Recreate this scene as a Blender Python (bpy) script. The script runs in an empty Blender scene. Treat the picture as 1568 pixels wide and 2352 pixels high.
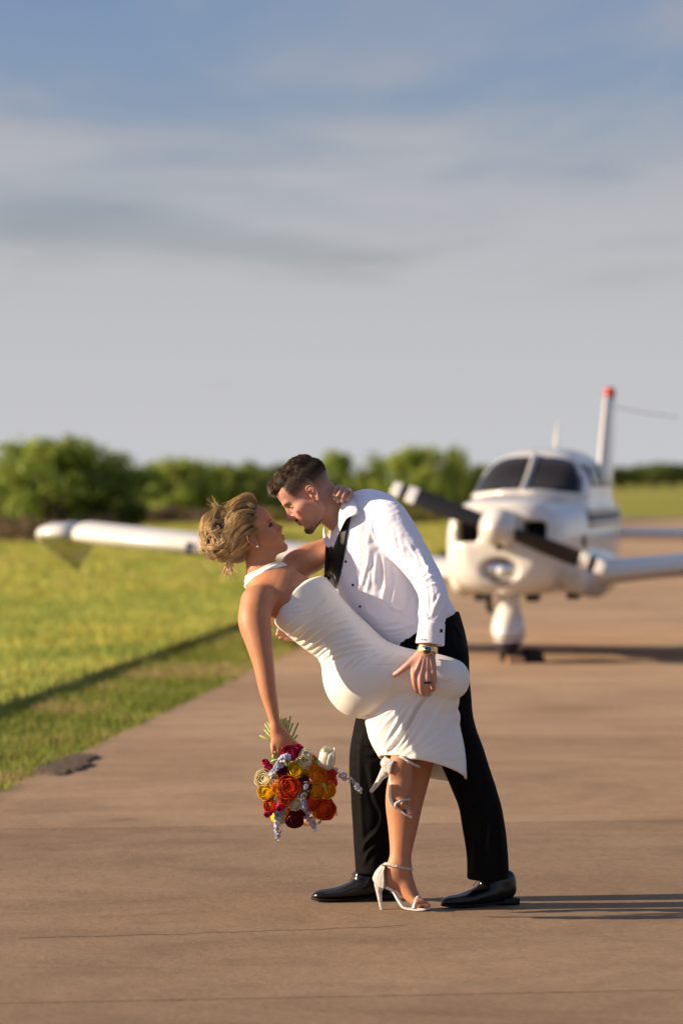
import bpy, bmesh, math, random
import numpy as np
from mathutils import Vector, Matrix
R = math.radians
rng = np.random.default_rng(7)
random.seed(7)
S = bpy.context.scene
COL = S.collection
# ------------------------------------------------------------------ camera
CAM_H, CAM_D, PPM = 1.59, 12.0, 620.0        # camera height, distance to the couple, photo pixels (1568 wide) per metre there
cam = bpy.data.cameras.new("camera"); camo = bpy.data.objects.new("camera", cam); COL.objects.link(camo)
camo.location = (0, -CAM_D, CAM_H); camo.rotation_euler = (R(90), 0, 0)
cam.sensor_fit = 'HORIZONTAL'; cam.sensor_width = 24.0
cam.lens = CAM_D * PPM / 1568 * 24.0
cam.shift_y = (1095 - 1176) / 1568.0
cam.clip_start = 0.1; cam.clip_end = 6000
cam.dof.use_dof = True; cam.dof.focus_distance = 11.93; cam.dof.aperture_fstop = 2.3
S.camera = camo
# ------------------------------------------------------------------ sky and sun
SUN_EL, SUN_AZ = 21.0, 4.0                  # height, and degrees towards the camera from due left
w = bpy.data.worlds.new("World"); S.world = w; w.use_nodes = True
nt = w.node_tree; N = nt.nodes; L = nt.links
for n in list(N): N.remove(n)
def wn(t, **kw):
    n = N.new(t)
    for k, v in kw.items(): setattr(n, k, v)
    return n
out = wn('ShaderNodeOutputWorld'); bg = wn('ShaderNodeBackground'); L.new(bg.outputs[0], out.inputs[0])
sky = wn('ShaderNodeTexSky', sky_type='NISHITA', sun_disc=False)
sky.sun_elevation = R(SUN_EL); sky.sun_rotation = R(-(90 + SUN_AZ)); sky.air_density = 1.0; sky.dust_density = 1.2; sky.ozone_density = 1.6
bg.inputs[1].default_value = 0.1
tc = wn('ShaderNodeTexCoord'); sx = wn('ShaderNodeSeparateXYZ'); L.new(tc.outputs['Generated'], sx.inputs[0])
def wm(op, a, b=None, c=None, clamp=False):
    n = wn('ShaderNodeMath', operation=op, use_clamp=clamp)
    for i, v in enumerate((a, b, c)):
        if v is None: continue
        if isinstance(v, (int, float)): n.inputs[i].default_value = v
        else: L.new(v, n.inputs[i])
    return n.outputs[0]
zc = wm('MAXIMUM', sx.outputs[2], 0.0); zz = wm('ADD', zc, 0.055)
cv = wn('ShaderNodeCombineXYZ')
L.new(wm('DIVIDE', sx.outputs[0], zz), cv.inputs[0]); L.new(wm('DIVIDE', sx.outputs[1], zz), cv.inputs[1])
def cloud(scale, sxy, off, detail, rough, dist):
    mp = wn('ShaderNodeMapping'); L.new(cv.outputs[0], mp.inputs[0])
    mp.inputs['Location'].default_value = off; mp.inputs['Scale'].default_value = (sxy[0], sxy[1], 1); mp.inputs['Rotation'].default_value = (0, 0, R(20))
    nz = wn('ShaderNodeTexNoise'); L.new(mp.outputs[0], nz.inputs['Vector'])
    nz.inputs['Scale'].default_value = scale; nz.inputs['Detail'].default_value = detail
    nz.inputs['Roughness'].default_value = rough; nz.inputs['Distortion'].default_value = dist
    return nz.outputs['Fac']
c1 = cloud(0.9, (1.0, 0.5), (6.2, 5.7, 0), 6, 0.5, 0.6)
c2 = cloud(1.6, (1.0, 0.7), (0.3, 1.1, 0), 5, 0.55, 0.6)
cs = wm('ADD', wm('MULTIPLY', c1, 0.75), wm('MULTIPLY', c2, 0.25))
# thick milky cloud low down, thinning and breaking up higher
cov = wm('MAXIMUM', wm('MULTIPLY_ADD', zc, -3.7, 0.87), 0.46)
mr = wn('ShaderNodeMapRange'); mr.interpolation_type = 'SMOOTHSTEP'
L.new(wm('ADD', cs, wm('SUBTRACT', cov, 0.5)), mr.inputs[0]); mr.inputs[1].default_value = 0.37; mr.inputs[2].default_value = 0.62
mask = wm('MULTIPLY', mr.outputs[0], 0.9)
cr = wn('ShaderNodeValToRGB'); L.new(zc, cr.inputs[0])
cr.color_ramp.elements[0].position = 0.0; cr.color_ramp.elements[0].color = (3.05, 3.1, 3.25, 1)
cr.color_ramp.elements[1].position = 0.6; cr.color_ramp.elements[1].color = (2.5, 2.55, 2.8, 1)
e = cr.color_ramp.elements.new(0.15); e.color = (1.95, 1.95, 2.12, 1)
hs = wn('ShaderNodeHueSaturation'); L.new(sky.outputs[0], hs.inputs['Color']); hs.inputs['Saturation'].default_value = 1.35; hs.inputs['Value'].default_value = 0.5
mx = wn('ShaderNodeMix', data_type='RGBA'); L.new(mask, mx.inputs[0]); tint = wn('ShaderNodeMix', data_type='RGBA', blend_type='MULTIPLY'); tint.inputs[0].default_value = 1.0; tint.inputs[7].default_value = (1.12, 0.94, 1.12, 1); L.new(hs.outputs[0], tint.inputs[6]); L.new(tint.outputs[2], mx.inputs[6]); L.new(cr.outputs[0], mx.inputs[7])
L.new(mx.outputs[2], bg.inputs[0])
sl = bpy.data.lights.new("sun", 'SUN'); slo = bpy.data.objects.new("sun", sl); COL.objects.link(slo)
sl.energy = 4.6; sl.angle = R(0.6); sl.color = (1.0, 0.79, 0.55)
SUNV = Vector((-math.cos(R(SUN_EL)) * math.cos(R(SUN_AZ)), -math.cos(R(SUN_EL)) * math.sin(R(SUN_AZ)), math.sin(R(SUN_EL))))
slo.rotation_euler = SUNV.to_track_quat('Z', 'Y').to_euler()
S.view_settings.view_transform = 'Standard'; S.view_settings.look = 'None'; S.view_settings.gamma = 1.0
S.view_settings.use_curve_mapping = False; S.view_settings.exposure = 1.0
S.cycles.max_bounces = 6; S.cycles.use_denoising = True
# ------------------------------------------------------------------ helpers
def P(px, py, dy=0.0):
    """a photo pixel (1568 wide) at dy metres behind the couple's plane"""
    f = (1 + dy / CAM_D) / PPM
    return np.array(((px - 784) * f, dy, CAM_H - (py - 1095) * f))
def G(px, py):
    """a photo pixel on the ground"""
    d = CAM_H * CAM_D * PPM / (py - 1095) ; return np.array(((px - 784) / PPM * d / CAM_D, d - CAM_D, 0.0))
def px_of(V):
    f = PPM * CAM_D / (CAM_D + V[:, 1]); return V[:, 0] * f + 784, 1095 - (V[:, 2] - CAM_H) * f
def tag(o, label=None, cat=None, group=None, kind=None):
    for k, v in (('label', label), ('category', cat), ('group', group), ('kind', kind)):
        if v: o[k] = v
    return o
def link(name, me, mat=None, parent=None, smooth=True):
    o = bpy.data.objects.new(name, me); COL.objects.link(o)
    if mat and not me.materials: me.materials.append(mat)
    if parent: o.parent = parent
    return o
def empty(name, loc=(0, 0, 0)):
    o = bpy.data.objects.new(name, None); COL.objects.link(o); o.location = loc; o.empty_display_size = 0.1
    return o
def mesh(name, V, F, col=None, smooth=True):
    me = bpy.data.meshes.new(name)
    V = np.asarray(V, np.float32)
    if isinstance(F, np.ndarray):
        n, k = F.shape
        me.vertices.add(len(V)); me.vertices.foreach_set('co', V.ravel())
        me.loops.add(n * k); me.loops.foreach_set('vertex_index', F.astype(np.int32).ravel())
        me.polygons.add(n); me.polygons.foreach_set('loop_start', np.arange(0, n * k, k, dtype=np.int32))
        me.update(calc_edges=True); me.validate()
    else:
        me.from_pydata([tuple(map(float, v)) for v in V], [], F); me.update()
    if smooth: me.polygons.foreach_set('use_smooth', np.ones(len(me.polygons), bool))
    if col is not None:
        a = me.color_attributes.new('Col', 'FLOAT_COLOR', 'POINT')
        c = np.ones((len(V), 4), np.float32); c[:, :3] = col
        a.data.foreach_set('color', c.ravel())
    return me
class MB:
    """collects simple solids into one mesh"""
    def __init__(s): s.V = []; s.F = []
    def add(s, V, F):
        b = len(s.V); s.V += [tuple(map(float, v)) for v in V]; s.F += [tuple(b + i for i in f) for f in F]; return s
    def box(s, c, h, M=None):
        c = np.array(c, float); V = []
        for z in (-1, 1):
            for x, y in ((-1, -1), (1, -1), (1, 1), (-1, 1)):
                v = np.array((x * h[0], y * h[1], z * h[2]))
                if M is not None: v = M @ v
                V.append(c + v)
        return s.add(V, [(3, 2, 1, 0), (4, 5, 6, 7), (0, 1, 5, 4), (1, 2, 6, 5), (2, 3, 7, 6), (3, 0, 4, 7)])
    def tube(s, pts, rad, n=8, up=(0, 1, 0), flat=1.0, cap=True):
        pts = [np.array(p, float) for p in pts]; m = len(pts); V = []; F = []
        rad = [rad] * m if np.isscalar(rad) else rad
        for i, p in enumerate(pts):
            t = pts[min(i + 1, m - 1)] - pts[max(i - 1, 0)]; t /= np.linalg.norm(t) + 1e-9
            u = np.cross(t, up)
            if np.linalg.norm(u) < 1e-3: u = np.cross(t, (1, 0, 0.3))
            u /= np.linalg.norm(u); v = np.cross(t, u)
            for k in range(n):
                a = 2 * math.pi * k / n; V.append(p + rad[i] * (math.cos(a) * u + flat * math.sin(a) * v))
        for i in range(m - 1):
            for k in range(n):
                F.append((i * n + k, (i + 1) * n + k, (i + 1) * n + (k + 1) % n, i * n + (k + 1) % n))
        if cap: F += [tuple(range(n)), tuple((m - 1) * n + k for k in reversed(range(n)))]
        return s.add(V, F)
    def ell(s, c, r, M=None, nu=12, nv=8):
        c = np.array(c, float); V = []; F = []
        for j in range(nv + 1):
            th = math.pi * j / nv
            for i in range(nu):
                a = 2 * math.pi * i / nu
                v = np.array((r[0] * math.sin(th) * math.cos(a), r[1] * math.sin(th) * math.sin(a), r[2] * math.cos(th)))
                if M is not None: v = M @ v
                V.append(c + v)
        for j in range(nv):
            for i in range(nu): F.append((j * nu + i, (j + 1) * nu + i, (j + 1) * nu + (i + 1) % nu, j * nu + (i + 1) % nu))
        return s.add(V, F)
    def sheet(s, A, thick):
        """grid A[i][j] of points made a solid of the given thickness"""
        A = np.asarray(A, float); n, m, _ = A.shape
        gu = np.gradient(A, axis=0); gv = np.gradient(A, axis=1); nn = np.cross(gu, gv); nn /= np.linalg.norm(nn, axis=2, keepdims=True) + 1e-12
        V = np.concatenate([(A + nn * thick / 2).reshape(-1, 3), (A - nn * thick / 2).reshape(-1, 3)]); o = n * m; F = []
        for i in range(n - 1):
            for j in range(m - 1):
                a, b, c, d = i * m + j, (i + 1) * m + j, (i + 1) * m + j + 1, i * m + j + 1
                F += [(a, b, c, d), (o + d, o + c, o + b, o + a)]
        for i in range(n - 1):
            for j in (0, m - 1):
                a, b = i * m + j, (i + 1) * m + j; F.append((a, o + a, o + b, b) if j == 0 else (b, o + b, o + a, a))
        for j in range(m - 1):
            for i in (0, n - 1):
                a, b = i * m + j, i * m + j + 1; F.append((b, o + b, o + a, a) if i == 0 else (a, o + a, o + b, b))
        return s.add(V, F)
    def me(s, name, smooth=True): return mesh(name, np.array(s.V), s.F, smooth=smooth)
    def build(s, name, mat, parent=None, smooth=True): return link(name, s.me(name, smooth), mat, parent)

def catmull(pts, n):
    pts = np.asarray(pts, float)
    if len(pts) < 3:
        t = np.linspace(0, 1, n + 1)[:, None]; return pts[0] * (1 - t) + pts[-1] * t
    Q = np.vstack([2 * pts[0] - pts[1], pts, 2 * pts[-1] - pts[-2]]); o = []
    m = len(pts) - 1
    for i in range(m):
        p0, p1, p2, p3 = Q[i:i + 4]
        for t in np.arange(n) / n:
            o.append(0.5 * (2 * p1 + (p2 - p0) * t + (2 * p0 - 5 * p1 + 4 * p2 - p3) * t * t + (3 * p1 - p0 - 3 * p2 + p3) * t ** 3))
    o.append(pts[-1]); return np.array(o)

# ---------------- signed-distance modelling: primitives are blended, then meshed with surface nets
class SDF:
    def __init__(s): s.ops = []; s.T = None
    def _op(s, fn, lo, hi, k, mode):
        lo = np.array(lo, float); hi = np.array(hi, float)
        if s.T is not None:
            O, M, sc = s.T
            cs = np.array([[x, y, z] for x in (lo[0], hi[0]) for y in (lo[1], hi[1]) for z in (lo[2], hi[2])])
            W = O + sc * (cs @ M.T); lo, hi = W.min(0), W.max(0); g = fn
            Mf = M.astype(np.float32); Of = O.astype(np.float32)
            def fn(p, g=g): return g(((p - Of) @ Mf) / np.float32(sc)) * np.float32(sc)
            k = k * sc
        s.ops.append((fn, lo, hi, k, mode)); return s
    def tube(s, pts, n=6, k=0.01, mode='u', vdir=(0, 1, 0)):
        """pts: (point, ru, rv): ru across the picture plane, rv along vdir"""
        A = np.array([list(p) + [ru, rv] for p, ru, rv in pts], float); A = catmull(A, n)
        A[:, 3:] = np.maximum(A[:, 3:], 1e-4)
        segs = []
        for a, b in zip(A[:-1], A[1:]):
            t = b[:3] - a[:3]; ln = np.linalg.norm(t)
            if ln < 1e-7: continue
            t = t / ln; v = np.array(vdir, float); v = v - t * (v @ t)
            if np.linalg.norm(v) < 1e-3: v = np.cross(t, (1, 0, 0.2))
            v /= np.linalg.norm(v); u = np.cross(v, t)
            r_ = max(a[3:].max(), b[3:].max()); segs.append([x.astype(np.float32) for x in (a, b, t, u, v)] + [np.float32(ln), np.minimum(a[:3], b[:3]) - r_, np.maximum(a[:3], b[:3]) + r_])
        rm = A[:, 3:].max(); lo = A[:, :3].min(0) - rm; hi = A[:, :3].max(0) + rm
        mg = 0.07 / (s.T[2] if s.T is not None else 1.0)
        def fn(p):
            best = None; pl, ph = p.min(0) - mg, p.max(0) + mg
            for a, b, t, u, v, ln, sl, sh_ in segs:
                if (sl > ph).any() or (sh_ < pl).any(): continue
                q = p - a[:3]; h = np.clip((q @ t) / ln, 0, 1); q = q - h[:, None] * (b[:3] - a[:3])
                ru = a[3] + h * (b[3] - a[3]); rv = a[4] + h * (b[4] - a[4]); rt = np.minimum(ru, rv)
                x, y, z = (q @ u), (q @ v), (q @ t)
                k0 = np.sqrt((x / ru) ** 2 + (y / rv) ** 2 + (z / rt) ** 2) + 1e-6
                k1 = np.sqrt((x / ru ** 2) ** 2 + (y / rv ** 2) ** 2 + (z / rt ** 2) ** 2) + 1e-6
                d = k0 * (k0 - 1) / k1
                best = d if best is None else np.minimum(best, d)
            return best if best is not None else np.full(len(p), 1.0 / 0.001 if mg > 1 else 1.0, np.float32)
        return s._op(fn, lo, hi, k, mode)
    def ell(s, c, r, M=None, k=0.01, mode='u'):
        c = np.array(c, np.float32); r = np.array(r, np.float32); M = np.eye(3, dtype=np.float32) if M is None else np.array(M, np.float32)
        rm = float(r.max())
        def fn(p):
            q = (p - c) @ M
            k0 = np.sqrt(((q / r) ** 2).sum(1)) + 1e-6; k1 = np.sqrt(((q / r ** 2) ** 2).sum(1)) + 1e-6
            return k0 * (k0 - 1) / k1
        return s._op(fn, c - rm, c + rm, k, mode)
    def box(s, c, h, r, M=None, k=0.01, mode='u'):
        c = np.array(c, np.float32); h = np.array(h, np.float32); M = np.eye(3, dtype=np.float32) if M is None else np.array(M, np.float32)
        def fn(p):
            q = np.abs((p - c) @ M) - (h - r)
            return np.sqrt((np.maximum(q, 0) ** 2).sum(1)) + np.minimum(q.max(1), 0) - r
        rm = float(np.linalg.norm(h)); return s._op(fn, c - rm, c + rm, k, mode)
    def custom(s, fn, lo, hi, k=0.0, mode='i'): return s._op(fn, lo, hi, k, mode)
    def value(s, p, pad=0.05):
        p = np.asarray(p, np.float32); f = np.full(len(p), 1.0, np.float32); lo, hi = p.min(0) - pad, p.max(0) + pad
        for fn, l, h, k, mode in s.ops:
            if mode != 'i' and ((l - 2 * k > hi).any() or (h + 2 * k < lo).any()): continue
            d = fn(p).astype(np.float32)
            if mode == 'u':
                if k > 0:
                    q = np.maximum(k - np.abs(f - d), 0) / k; f = np.minimum(f, d) - q * q * k * 0.25
                else: f = np.minimum(f, d)
            else:
                if mode == 's': d = -d
                if k > 0:
                    q = np.maximum(k - np.abs(f - d), 0) / k; f = np.maximum(f, d) + q * q * k * 0.25
                else: f = np.maximum(f, d)
        return f
    def mesh(s, vox, B=28):
        import time; T0 = time.time()
        us = [o for o in s.ops if o[4] == 'u']
        lo = np.min([o[1] - o[3] for o in us], 0) - 2 * vox; hi = np.max([o[2] + o[3] for o in us], 0) + 2 * vox
        n = np.ceil((hi - lo) / vox).astype(int) + 2; n += 2
        VV = []; ID = []; QQ = []
        ar = np.arange(B + 2); gi = np.stack(np.meshgrid(ar, ar, ar, indexing='ij'), -1).reshape(-1, 3)
        nc = (B + 2 + 3) // 4; ac = np.arange(nc + 1); cg = np.stack(np.meshgrid(ac, ac, ac, indexing='ij'), -1).reshape(-1, 3); ci = gi // 4
        NY, NZ = int(n[1]) + B + 4, int(n[2]) + B + 4
        for bi in range(0, n[0], B):
            for bj in range(0, n[1], B):
                for bk in range(0, n[2], B):
                    i0 = np.array((bi, bj, bk)); a = lo + (i0 - 1) * vox; b = a + (B + 1) * vox
                    hit = False
                    for o in us:
                        if not ((o[1] - o[3] > b).any() or (o[2] + o[3] < a).any()): hit = True; break
                    if not hit: continue
                    # coarse pass: only cells near the surface are sampled finely
                    cf = s.value((a + cg * (4 * vox)).astype(np.float32), pad=0.03).reshape(nc + 1, nc + 1, nc + 1)
                    cm = np.stack([cf[x:nc + x, y:nc + y, z:nc + z] for x in (0, 1) for y in (0, 1) for z in (0, 1)])
                    near = np.abs(cm).min(0) < vox * 7.5
                    near |= (cm.min(0) < 0) & (cm.max(0) > 0)
                    if not near.any(): continue
                    F = np.where(cm[0] < 0, np.float32(-1), np.float32(1))[ci[:, 0], ci[:, 1], ci[:, 2]]
                    fm = near[ci[:, 0], ci[:, 1], ci[:, 2]]
                    F[fm] = s.value((a + gi[fm] * vox).astype(np.float32), pad=0.03)
                    F = F.reshape(B + 2, B + 2, B + 2)
                    I = F < 0
                    if I.all() or not I.any(): continue
                    c = I[:-1, :-1, :-1].astype(np.int8)
                    tot = sum(I[x:B + 1 + x, y:B + 1 + y, z:B + 1 + z].astype(np.int8) for x in (0, 1) for y in (0, 1) for z in (0, 1))
                    act = np.argwhere((tot > 0) & (tot < 8))
                    if not len(act): continue
                    acc = np.zeros((len(act), 3)); cnt = np.zeros(len(act))
                    cor = [np.array((x, y, z)) for x in (0, 1) for y in (0, 1) for z in (0, 1)]
                    fv = [F[act[:, 0] + q[0], act[:, 1] + q[1], act[:, 2] + q[2]] for q in cor]
                    for e0 in range(8):
                        for ax, st in ((0, 4), (1, 2), (2, 1)):
                            if cor[e0][ax]: continue
                            e1 = e0 + st; fa, fb = fv[e0], fv[e1]; m = (fa < 0) != (fb < 0)
                            t = np.where(m, fa / np.where(m, fa - fb, 1), 0)
                            pt = np.repeat(cor[e0][None].astype(float), len(act), 0); pt[:, ax] += t
                            acc += pt * m[:, None]; cnt += m
                    VV.append(a + (act + acc / cnt[:, None]) * vox)
                    gc = act + i0
                    ID.append((gc[:, 0].astype(np.int64) * NY + gc[:, 1]) * NZ + gc[:, 2])
                    J = I[1:, 1:, 1:]      # owned samples, local index 1..B+1
                    for ax in range(3):
                        A0 = I[1:B + 1, 1:B + 1, 1:B + 1]
                        sh = [slice(1, B + 1)] * 3; sh[ax] = slice(2, B + 2); A1 = I[tuple(sh)]
                        e = np.argwhere(A0 != A1)
                        if not len(e): continue
                        ins = A0[e[:, 0], e[:, 1], e[:, 2]]
                        e = e + 1 + i0; o1, o2 = [x for x in range(3) if x != ax]
                        def cid(d1, d2):
                            g = e.copy(); g[:, o1] -= d1; g[:, o2] -= d2
                            return (g[:, 0].astype(np.int64) * NY + g[:, 1]) * NZ + g[:, 2]
                        q = np.stack([cid(1, 1), cid(0, 1), cid(0, 0), cid(1, 0)], 1)
                        flip = ins if ax != 1 else ~ins
                        q[~flip] = q[~flip][:, ::-1]
                        QQ.append(q)
        V = np.concatenate(VV); ID = np.concatenate(ID); Q = np.concatenate(QQ)
        u, ix = np.unique(ID, return_index=True); V = V[ix]
        pos = np.searchsorted(u, Q); pos = np.clip(pos, 0, len(u) - 1)
        Q = pos[(u[pos] == Q).all(1)]
        print('sdf', len(V), round(time.time() - T0, 1))
        return V, Q
def normals(V, Q):
    n = np.cross(V[Q[:, 2]] - V[Q[:, 0]], V[Q[:, 3]] - V[Q[:, 1]])
    o = np.zeros_like(V)
    for j in range(4):
        for a in range(3): o[:, a] += np.bincount(Q[:, j], n[:, a], len(V))
    return o / (np.linalg.norm(o, axis=1, keepdims=True) + 1e-12)
def relax(V, Q, it=2, f=0.5):
    e = np.concatenate([Q[:, [0, 1]], Q[:, [1, 2]], Q[:, [2, 3]], Q[:, [3, 0]]]); c = np.bincount(e[:, 0], minlength=len(V)) + np.bincount(e[:, 1], minlength=len(V))
    V = V.copy()
    for _ in range(it):
        A = np.zeros_like(V)
        for a in range(3): A[:, a] = np.bincount(e[:, 0], V[e[:, 1], a], len(V)) + np.bincount(e[:, 1], V[e[:, 0], a], len(V))
        V += f * (A / np.maximum(c, 1)[:, None] - V)
    return V
def pl_dist(x, y, pl):
    """distance to a polyline in the picture plane, and how far along it (0..1)"""
    pl = np.asarray(pl, float); best = np.full(len(x), 1e9); ts = np.zeros(len(x)); sd = np.zeros(len(x))
    sl = np.linalg.norm(np.diff(pl, axis=0), axis=1); tl = sl.sum(); acc = 0
    for (a, b, l) in zip(pl[:-1], pl[1:], sl):
        dx, dy = b - a; h = np.clip(((x - a[0]) * dx + (y - a[1]) * dy) / (l * l + 1e-9), 0, 1)
        ex, ey = x - a[0] - h * dx, y - a[1] - h * dy; d = np.hypot(ex, ey); m = d < best
        best[m] = d[m]; ts[m] = ((acc + h * l) / tl)[m]; sd[m] = (np.sign(dx * ey - dy * ex))[m]; acc += l
    return best, ts, sd
def folds(V, Q, L, front=True):
    """cloth folds: (polyline in photo pixels, width px, height mm); a ridge with a trough on one side"""
    Nn = normals(V, Q); x, y = px_of(V); D = np.zeros(len(V))
    fr = np.clip((-Nn[:, 1] + 0.25) / 0.5, 0, 1) if front else 1.0
    for pl, wd, amp in L:
        pl = np.asarray(pl, float)
        m = (x > pl[:, 0].min() - 4 * wd) & (x < pl[:, 0].max() + 4 * wd) & (y > pl[:, 1].min() - 4 * wd) & (y < pl[:, 1].max() + 4 * wd)
        if not m.any(): continue
        pc = catmull(np.c_[pl, np.zeros(len(pl))], 5)[:, :2]
        d, t, s = pl_dist(x[m], y[m], pc); tp = np.sin(np.pi * np.clip(0.04 + 0.92 * t, 0, 1)) ** 0.6
        sd = d * s / wd
        D[m] += amp * 0.001 * tp * (np.exp(-sd ** 2) - 0.55 * np.exp(-(sd - 1.5) ** 2)) * np.exp(-np.maximum(d / wd - 2.6, 0) ** 2 * 4)
    return V + Nn * (D * fr)[:, None]
def vnoise(p, sc, seed=0):
    """smooth value noise for vertex positions"""
    r = np.random.default_rng(seed).random((32, 32, 32)).astype(np.float32); q = p * sc; i = np.floor(q).astype(int); f = q - i; f = f * f * (3 - 2 * f); o = 0
    for a in (0, 1):
        for b in (0, 1):
            for c in (0, 1):
                wgt = (f[:, 0] if a else 1 - f[:, 0]) * (f[:, 1] if b else 1 - f[:, 1]) * (f[:, 2] if c else 1 - f[:, 2])
                o = o + wgt * r[(i[:, 0] + a) % 32, (i[:, 1] + b) % 32, (i[:, 2] + c) % 32]
    return o * 2 - 1
# ------------------------------------------------------------------ materials
def mat(name, col=(0.5, 0.5, 0.5), rough=0.6, metal=0.0, spec=0.5, attr=False, noise=None, bump=None, sss=0.0, sssr=(1, 0.35, 0.2), coat=0.0, sheen=0.0, trans=0.0, coords='Object', scale_xyz=None):
    """noise=(scale, amount, detail) varies the colour; bump=(scale, strength, distance, detail) the relief"""
    m = bpy.data.materials.new(name); m.use_nodes = True; t = m.node_tree; b = t.nodes['Principled BSDF']; l = t.links
    b.inputs['Base Color'].default_value = (*col, 1); b.inputs['Roughness'].default_value = rough; b.inputs['Metallic'].default_value = metal
    b.inputs['Specular IOR Level'].default_value = spec; b.inputs['Coat Weight'].default_value = coat; b.inputs['Sheen Weight'].default_value = sheen
    b.inputs['Transmission Weight'].default_value = trans
    if sss: b.inputs['Subsurface Weight'].default_value = sss; b.inputs['Subsurface Radius'].default_value = sssr; b.inputs['Subsurface Scale'].default_value = 0.006
    src = None
    if attr:
        a = t.nodes.new('ShaderNodeAttribute'); a.attribute_name = 'Col'; src = a.outputs['Color']; l.new(src, b.inputs['Base Color'])
    tcn = t.nodes.new('ShaderNodeTexCoord'); vec = tcn.outputs[coords]
    if scale_xyz:
        mp = t.nodes.new('ShaderNodeMapping'); mp.inputs['Scale'].default_value = scale_xyz; l.new(vec, mp.inputs[0]); vec = mp.outputs[0]
    if noise:
        nz = t.nodes.new('ShaderNodeTexNoise'); nz.inputs['Scale'].default_value = noise[0]; nz.inputs['Detail'].default_value = noise[2] if len(noise) > 2 else 4
        l.new(vec, nz.inputs['Vector'])
        r = t.nodes.new('ShaderNodeMapRange'); r.inputs[1].default_value = 0.25; r.inputs[2].default_value = 0.75; r.inputs[3].default_value = 1 - noise[1]; r.inputs[4].default_value = 1 + noise[1]; l.new(nz.outputs['Fac'], r.inputs[0])
        mxn = t.nodes.new('ShaderNodeVectorMath'); mxn.operation = 'SCALE'
        if src is not None: l.new(src, mxn.inputs[0])
        else: mxn.inputs[0].default_value = col
        l.new(r.outputs[0], mxn.inputs['Scale']); l.new(mxn.outputs[0], b.inputs['Base Color'])
    if bump:
        nz = t.nodes.new('ShaderNodeTexNoise'); nz.inputs['Scale'].default_value = bump[0]; nz.inputs['Detail'].default_value = bump[3] if len(bump) > 3 else 3; l.new(vec, nz.inputs['Vector'])
        bp = t.nodes.new('ShaderNodeBump'); bp.inputs['Strength'].default_value = bump[1]; bp.inputs['Distance'].default_value = bump[2]; l.new(nz.outputs['Fac'], bp.inputs['Height']); l.new(bp.outputs[0], b.inputs['Normal'])
    return m
M_steel = mat('silver', (0.8, 0.8, 0.8), rough=0.15, metal=1.0)
M_wht = mat('white_enamel', (0.85, 0.85, 0.85), rough=0.4)
# ------------------------------------------------------------------ ground, taxiway, grass, trees
EDGE0 = G(0, 1815); EDGE1 = G(680, 1490); EV = (EDGE1 - EDGE0); EV /= np.linalg.norm(EV)          # left edge of the pavement
def edge_x(y): return EDGE0[0] + (y - EDGE0[1]) * EV[0] / EV[1]
def nodes_mat(name):
    m = bpy.data.materials.new(name); m.use_nodes = True; t = m.node_tree; return m, t, t.nodes['Principled BSDF'], t.links
def nz_node(t, vec, scale, detail=4, rough=0.55, sc=None, dist=0.0):
    if sc:
        mp = t.nodes.new('ShaderNodeMapping'); mp.inputs['Scale'].default_value = sc; t.links.new(vec, mp.inputs[0]); vec = mp.outputs[0]
    n = t.nodes.new('ShaderNodeTexNoise'); n.inputs['Scale'].default_value = scale; n.inputs['Detail'].default_value = detail; n.inputs['Roughness'].default_value = rough; n.inputs['Distortion'].default_value = dist
    t.links.new(vec, n.inputs['Vector']); return n.outputs['Fac']
def ramp(t, fac, stops):
    r = t.nodes.new('ShaderNodeValToRGB'); el = r.color_ramp.elements
    while len(el) < len(stops): el.new(0.5)
    for e_, (p, c) in zip(el, stops): e_.position = p; e_.color = (*c, 1) if len(c) == 3 else c
    t.links.new(fac, r.inputs[0]); return r.outputs[0]
def mixn(t, a, b, f, mode='MIX'):
    m = t.nodes.new('ShaderNodeMix'); m.data_type = 'RGBA'; m.blend_type = mode
    if isinstance(f, float): m.inputs[0].default_value = f
    else: t.links.new(f, m.inputs[0])
    t.links.new(a, m.inputs[6]); t.links.new(b, m.inputs[7]); return m.outputs[2]
# concrete: tan, worn, with broad dark stains drawn out across the lane and fine aggregate
Mc, t, b, l = nodes_mat('worn_tan_concrete'); geo = t.nodes.new('ShaderNodeNewGeometry'); pos = geo.outputs['Position']
base = ramp(t, nz_node(t, pos, 0.45, 6, 0.6, (0.8, 1.0, 1), 0.6), [(0.3, (0.225, 0.150, 0.092)), (0.5, (0.275, 0.187, 0.116)), (0.72, (0.33, 0.228, 0.146))])
stain = ramp(t, nz_node(t, pos, 1.1, 8, 0.68, (0.6, 1.0, 1), 1.6), [(0.45, (1, 1, 1)), (0.60, (0.84, 0.83, 0.82)), (0.74, (0.64, 0.62, 0.60))])
c_ = mixn(t, base, stain, 1.0, 'MULTIPLY')
spk = ramp(t, nz_node(t, pos, 260, 2, 0.6), [(0.35, (0.74, 0.73, 0.72)), (0.5, (1, 1, 1)), (0.68, (1.22, 1.22, 1.2))]); c_ = mixn(t, c_, spk, 0.8, 'MULTIPLY')
sp2 = ramp(t, nz_node(t, pos, 46, 4, 0.7), [(0.4, (0.86, 0.85, 0.84)), (0.6, (1.06, 1.06, 1.06))]); c_ = mixn(t, c_, sp2, 0.9, 'MULTIPLY')
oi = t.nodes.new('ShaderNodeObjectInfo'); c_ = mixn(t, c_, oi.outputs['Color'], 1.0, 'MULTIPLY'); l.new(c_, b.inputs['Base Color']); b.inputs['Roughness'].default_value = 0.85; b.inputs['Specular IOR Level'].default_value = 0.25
bp = t.nodes.new('ShaderNodeBump'); bp.inputs['Strength'].default_value = 0.55; bp.inputs['Distance'].default_value = 0.004; l.new(nz_node(t, pos, 190, 5, 0.7), bp.inputs['Height'])
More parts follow.
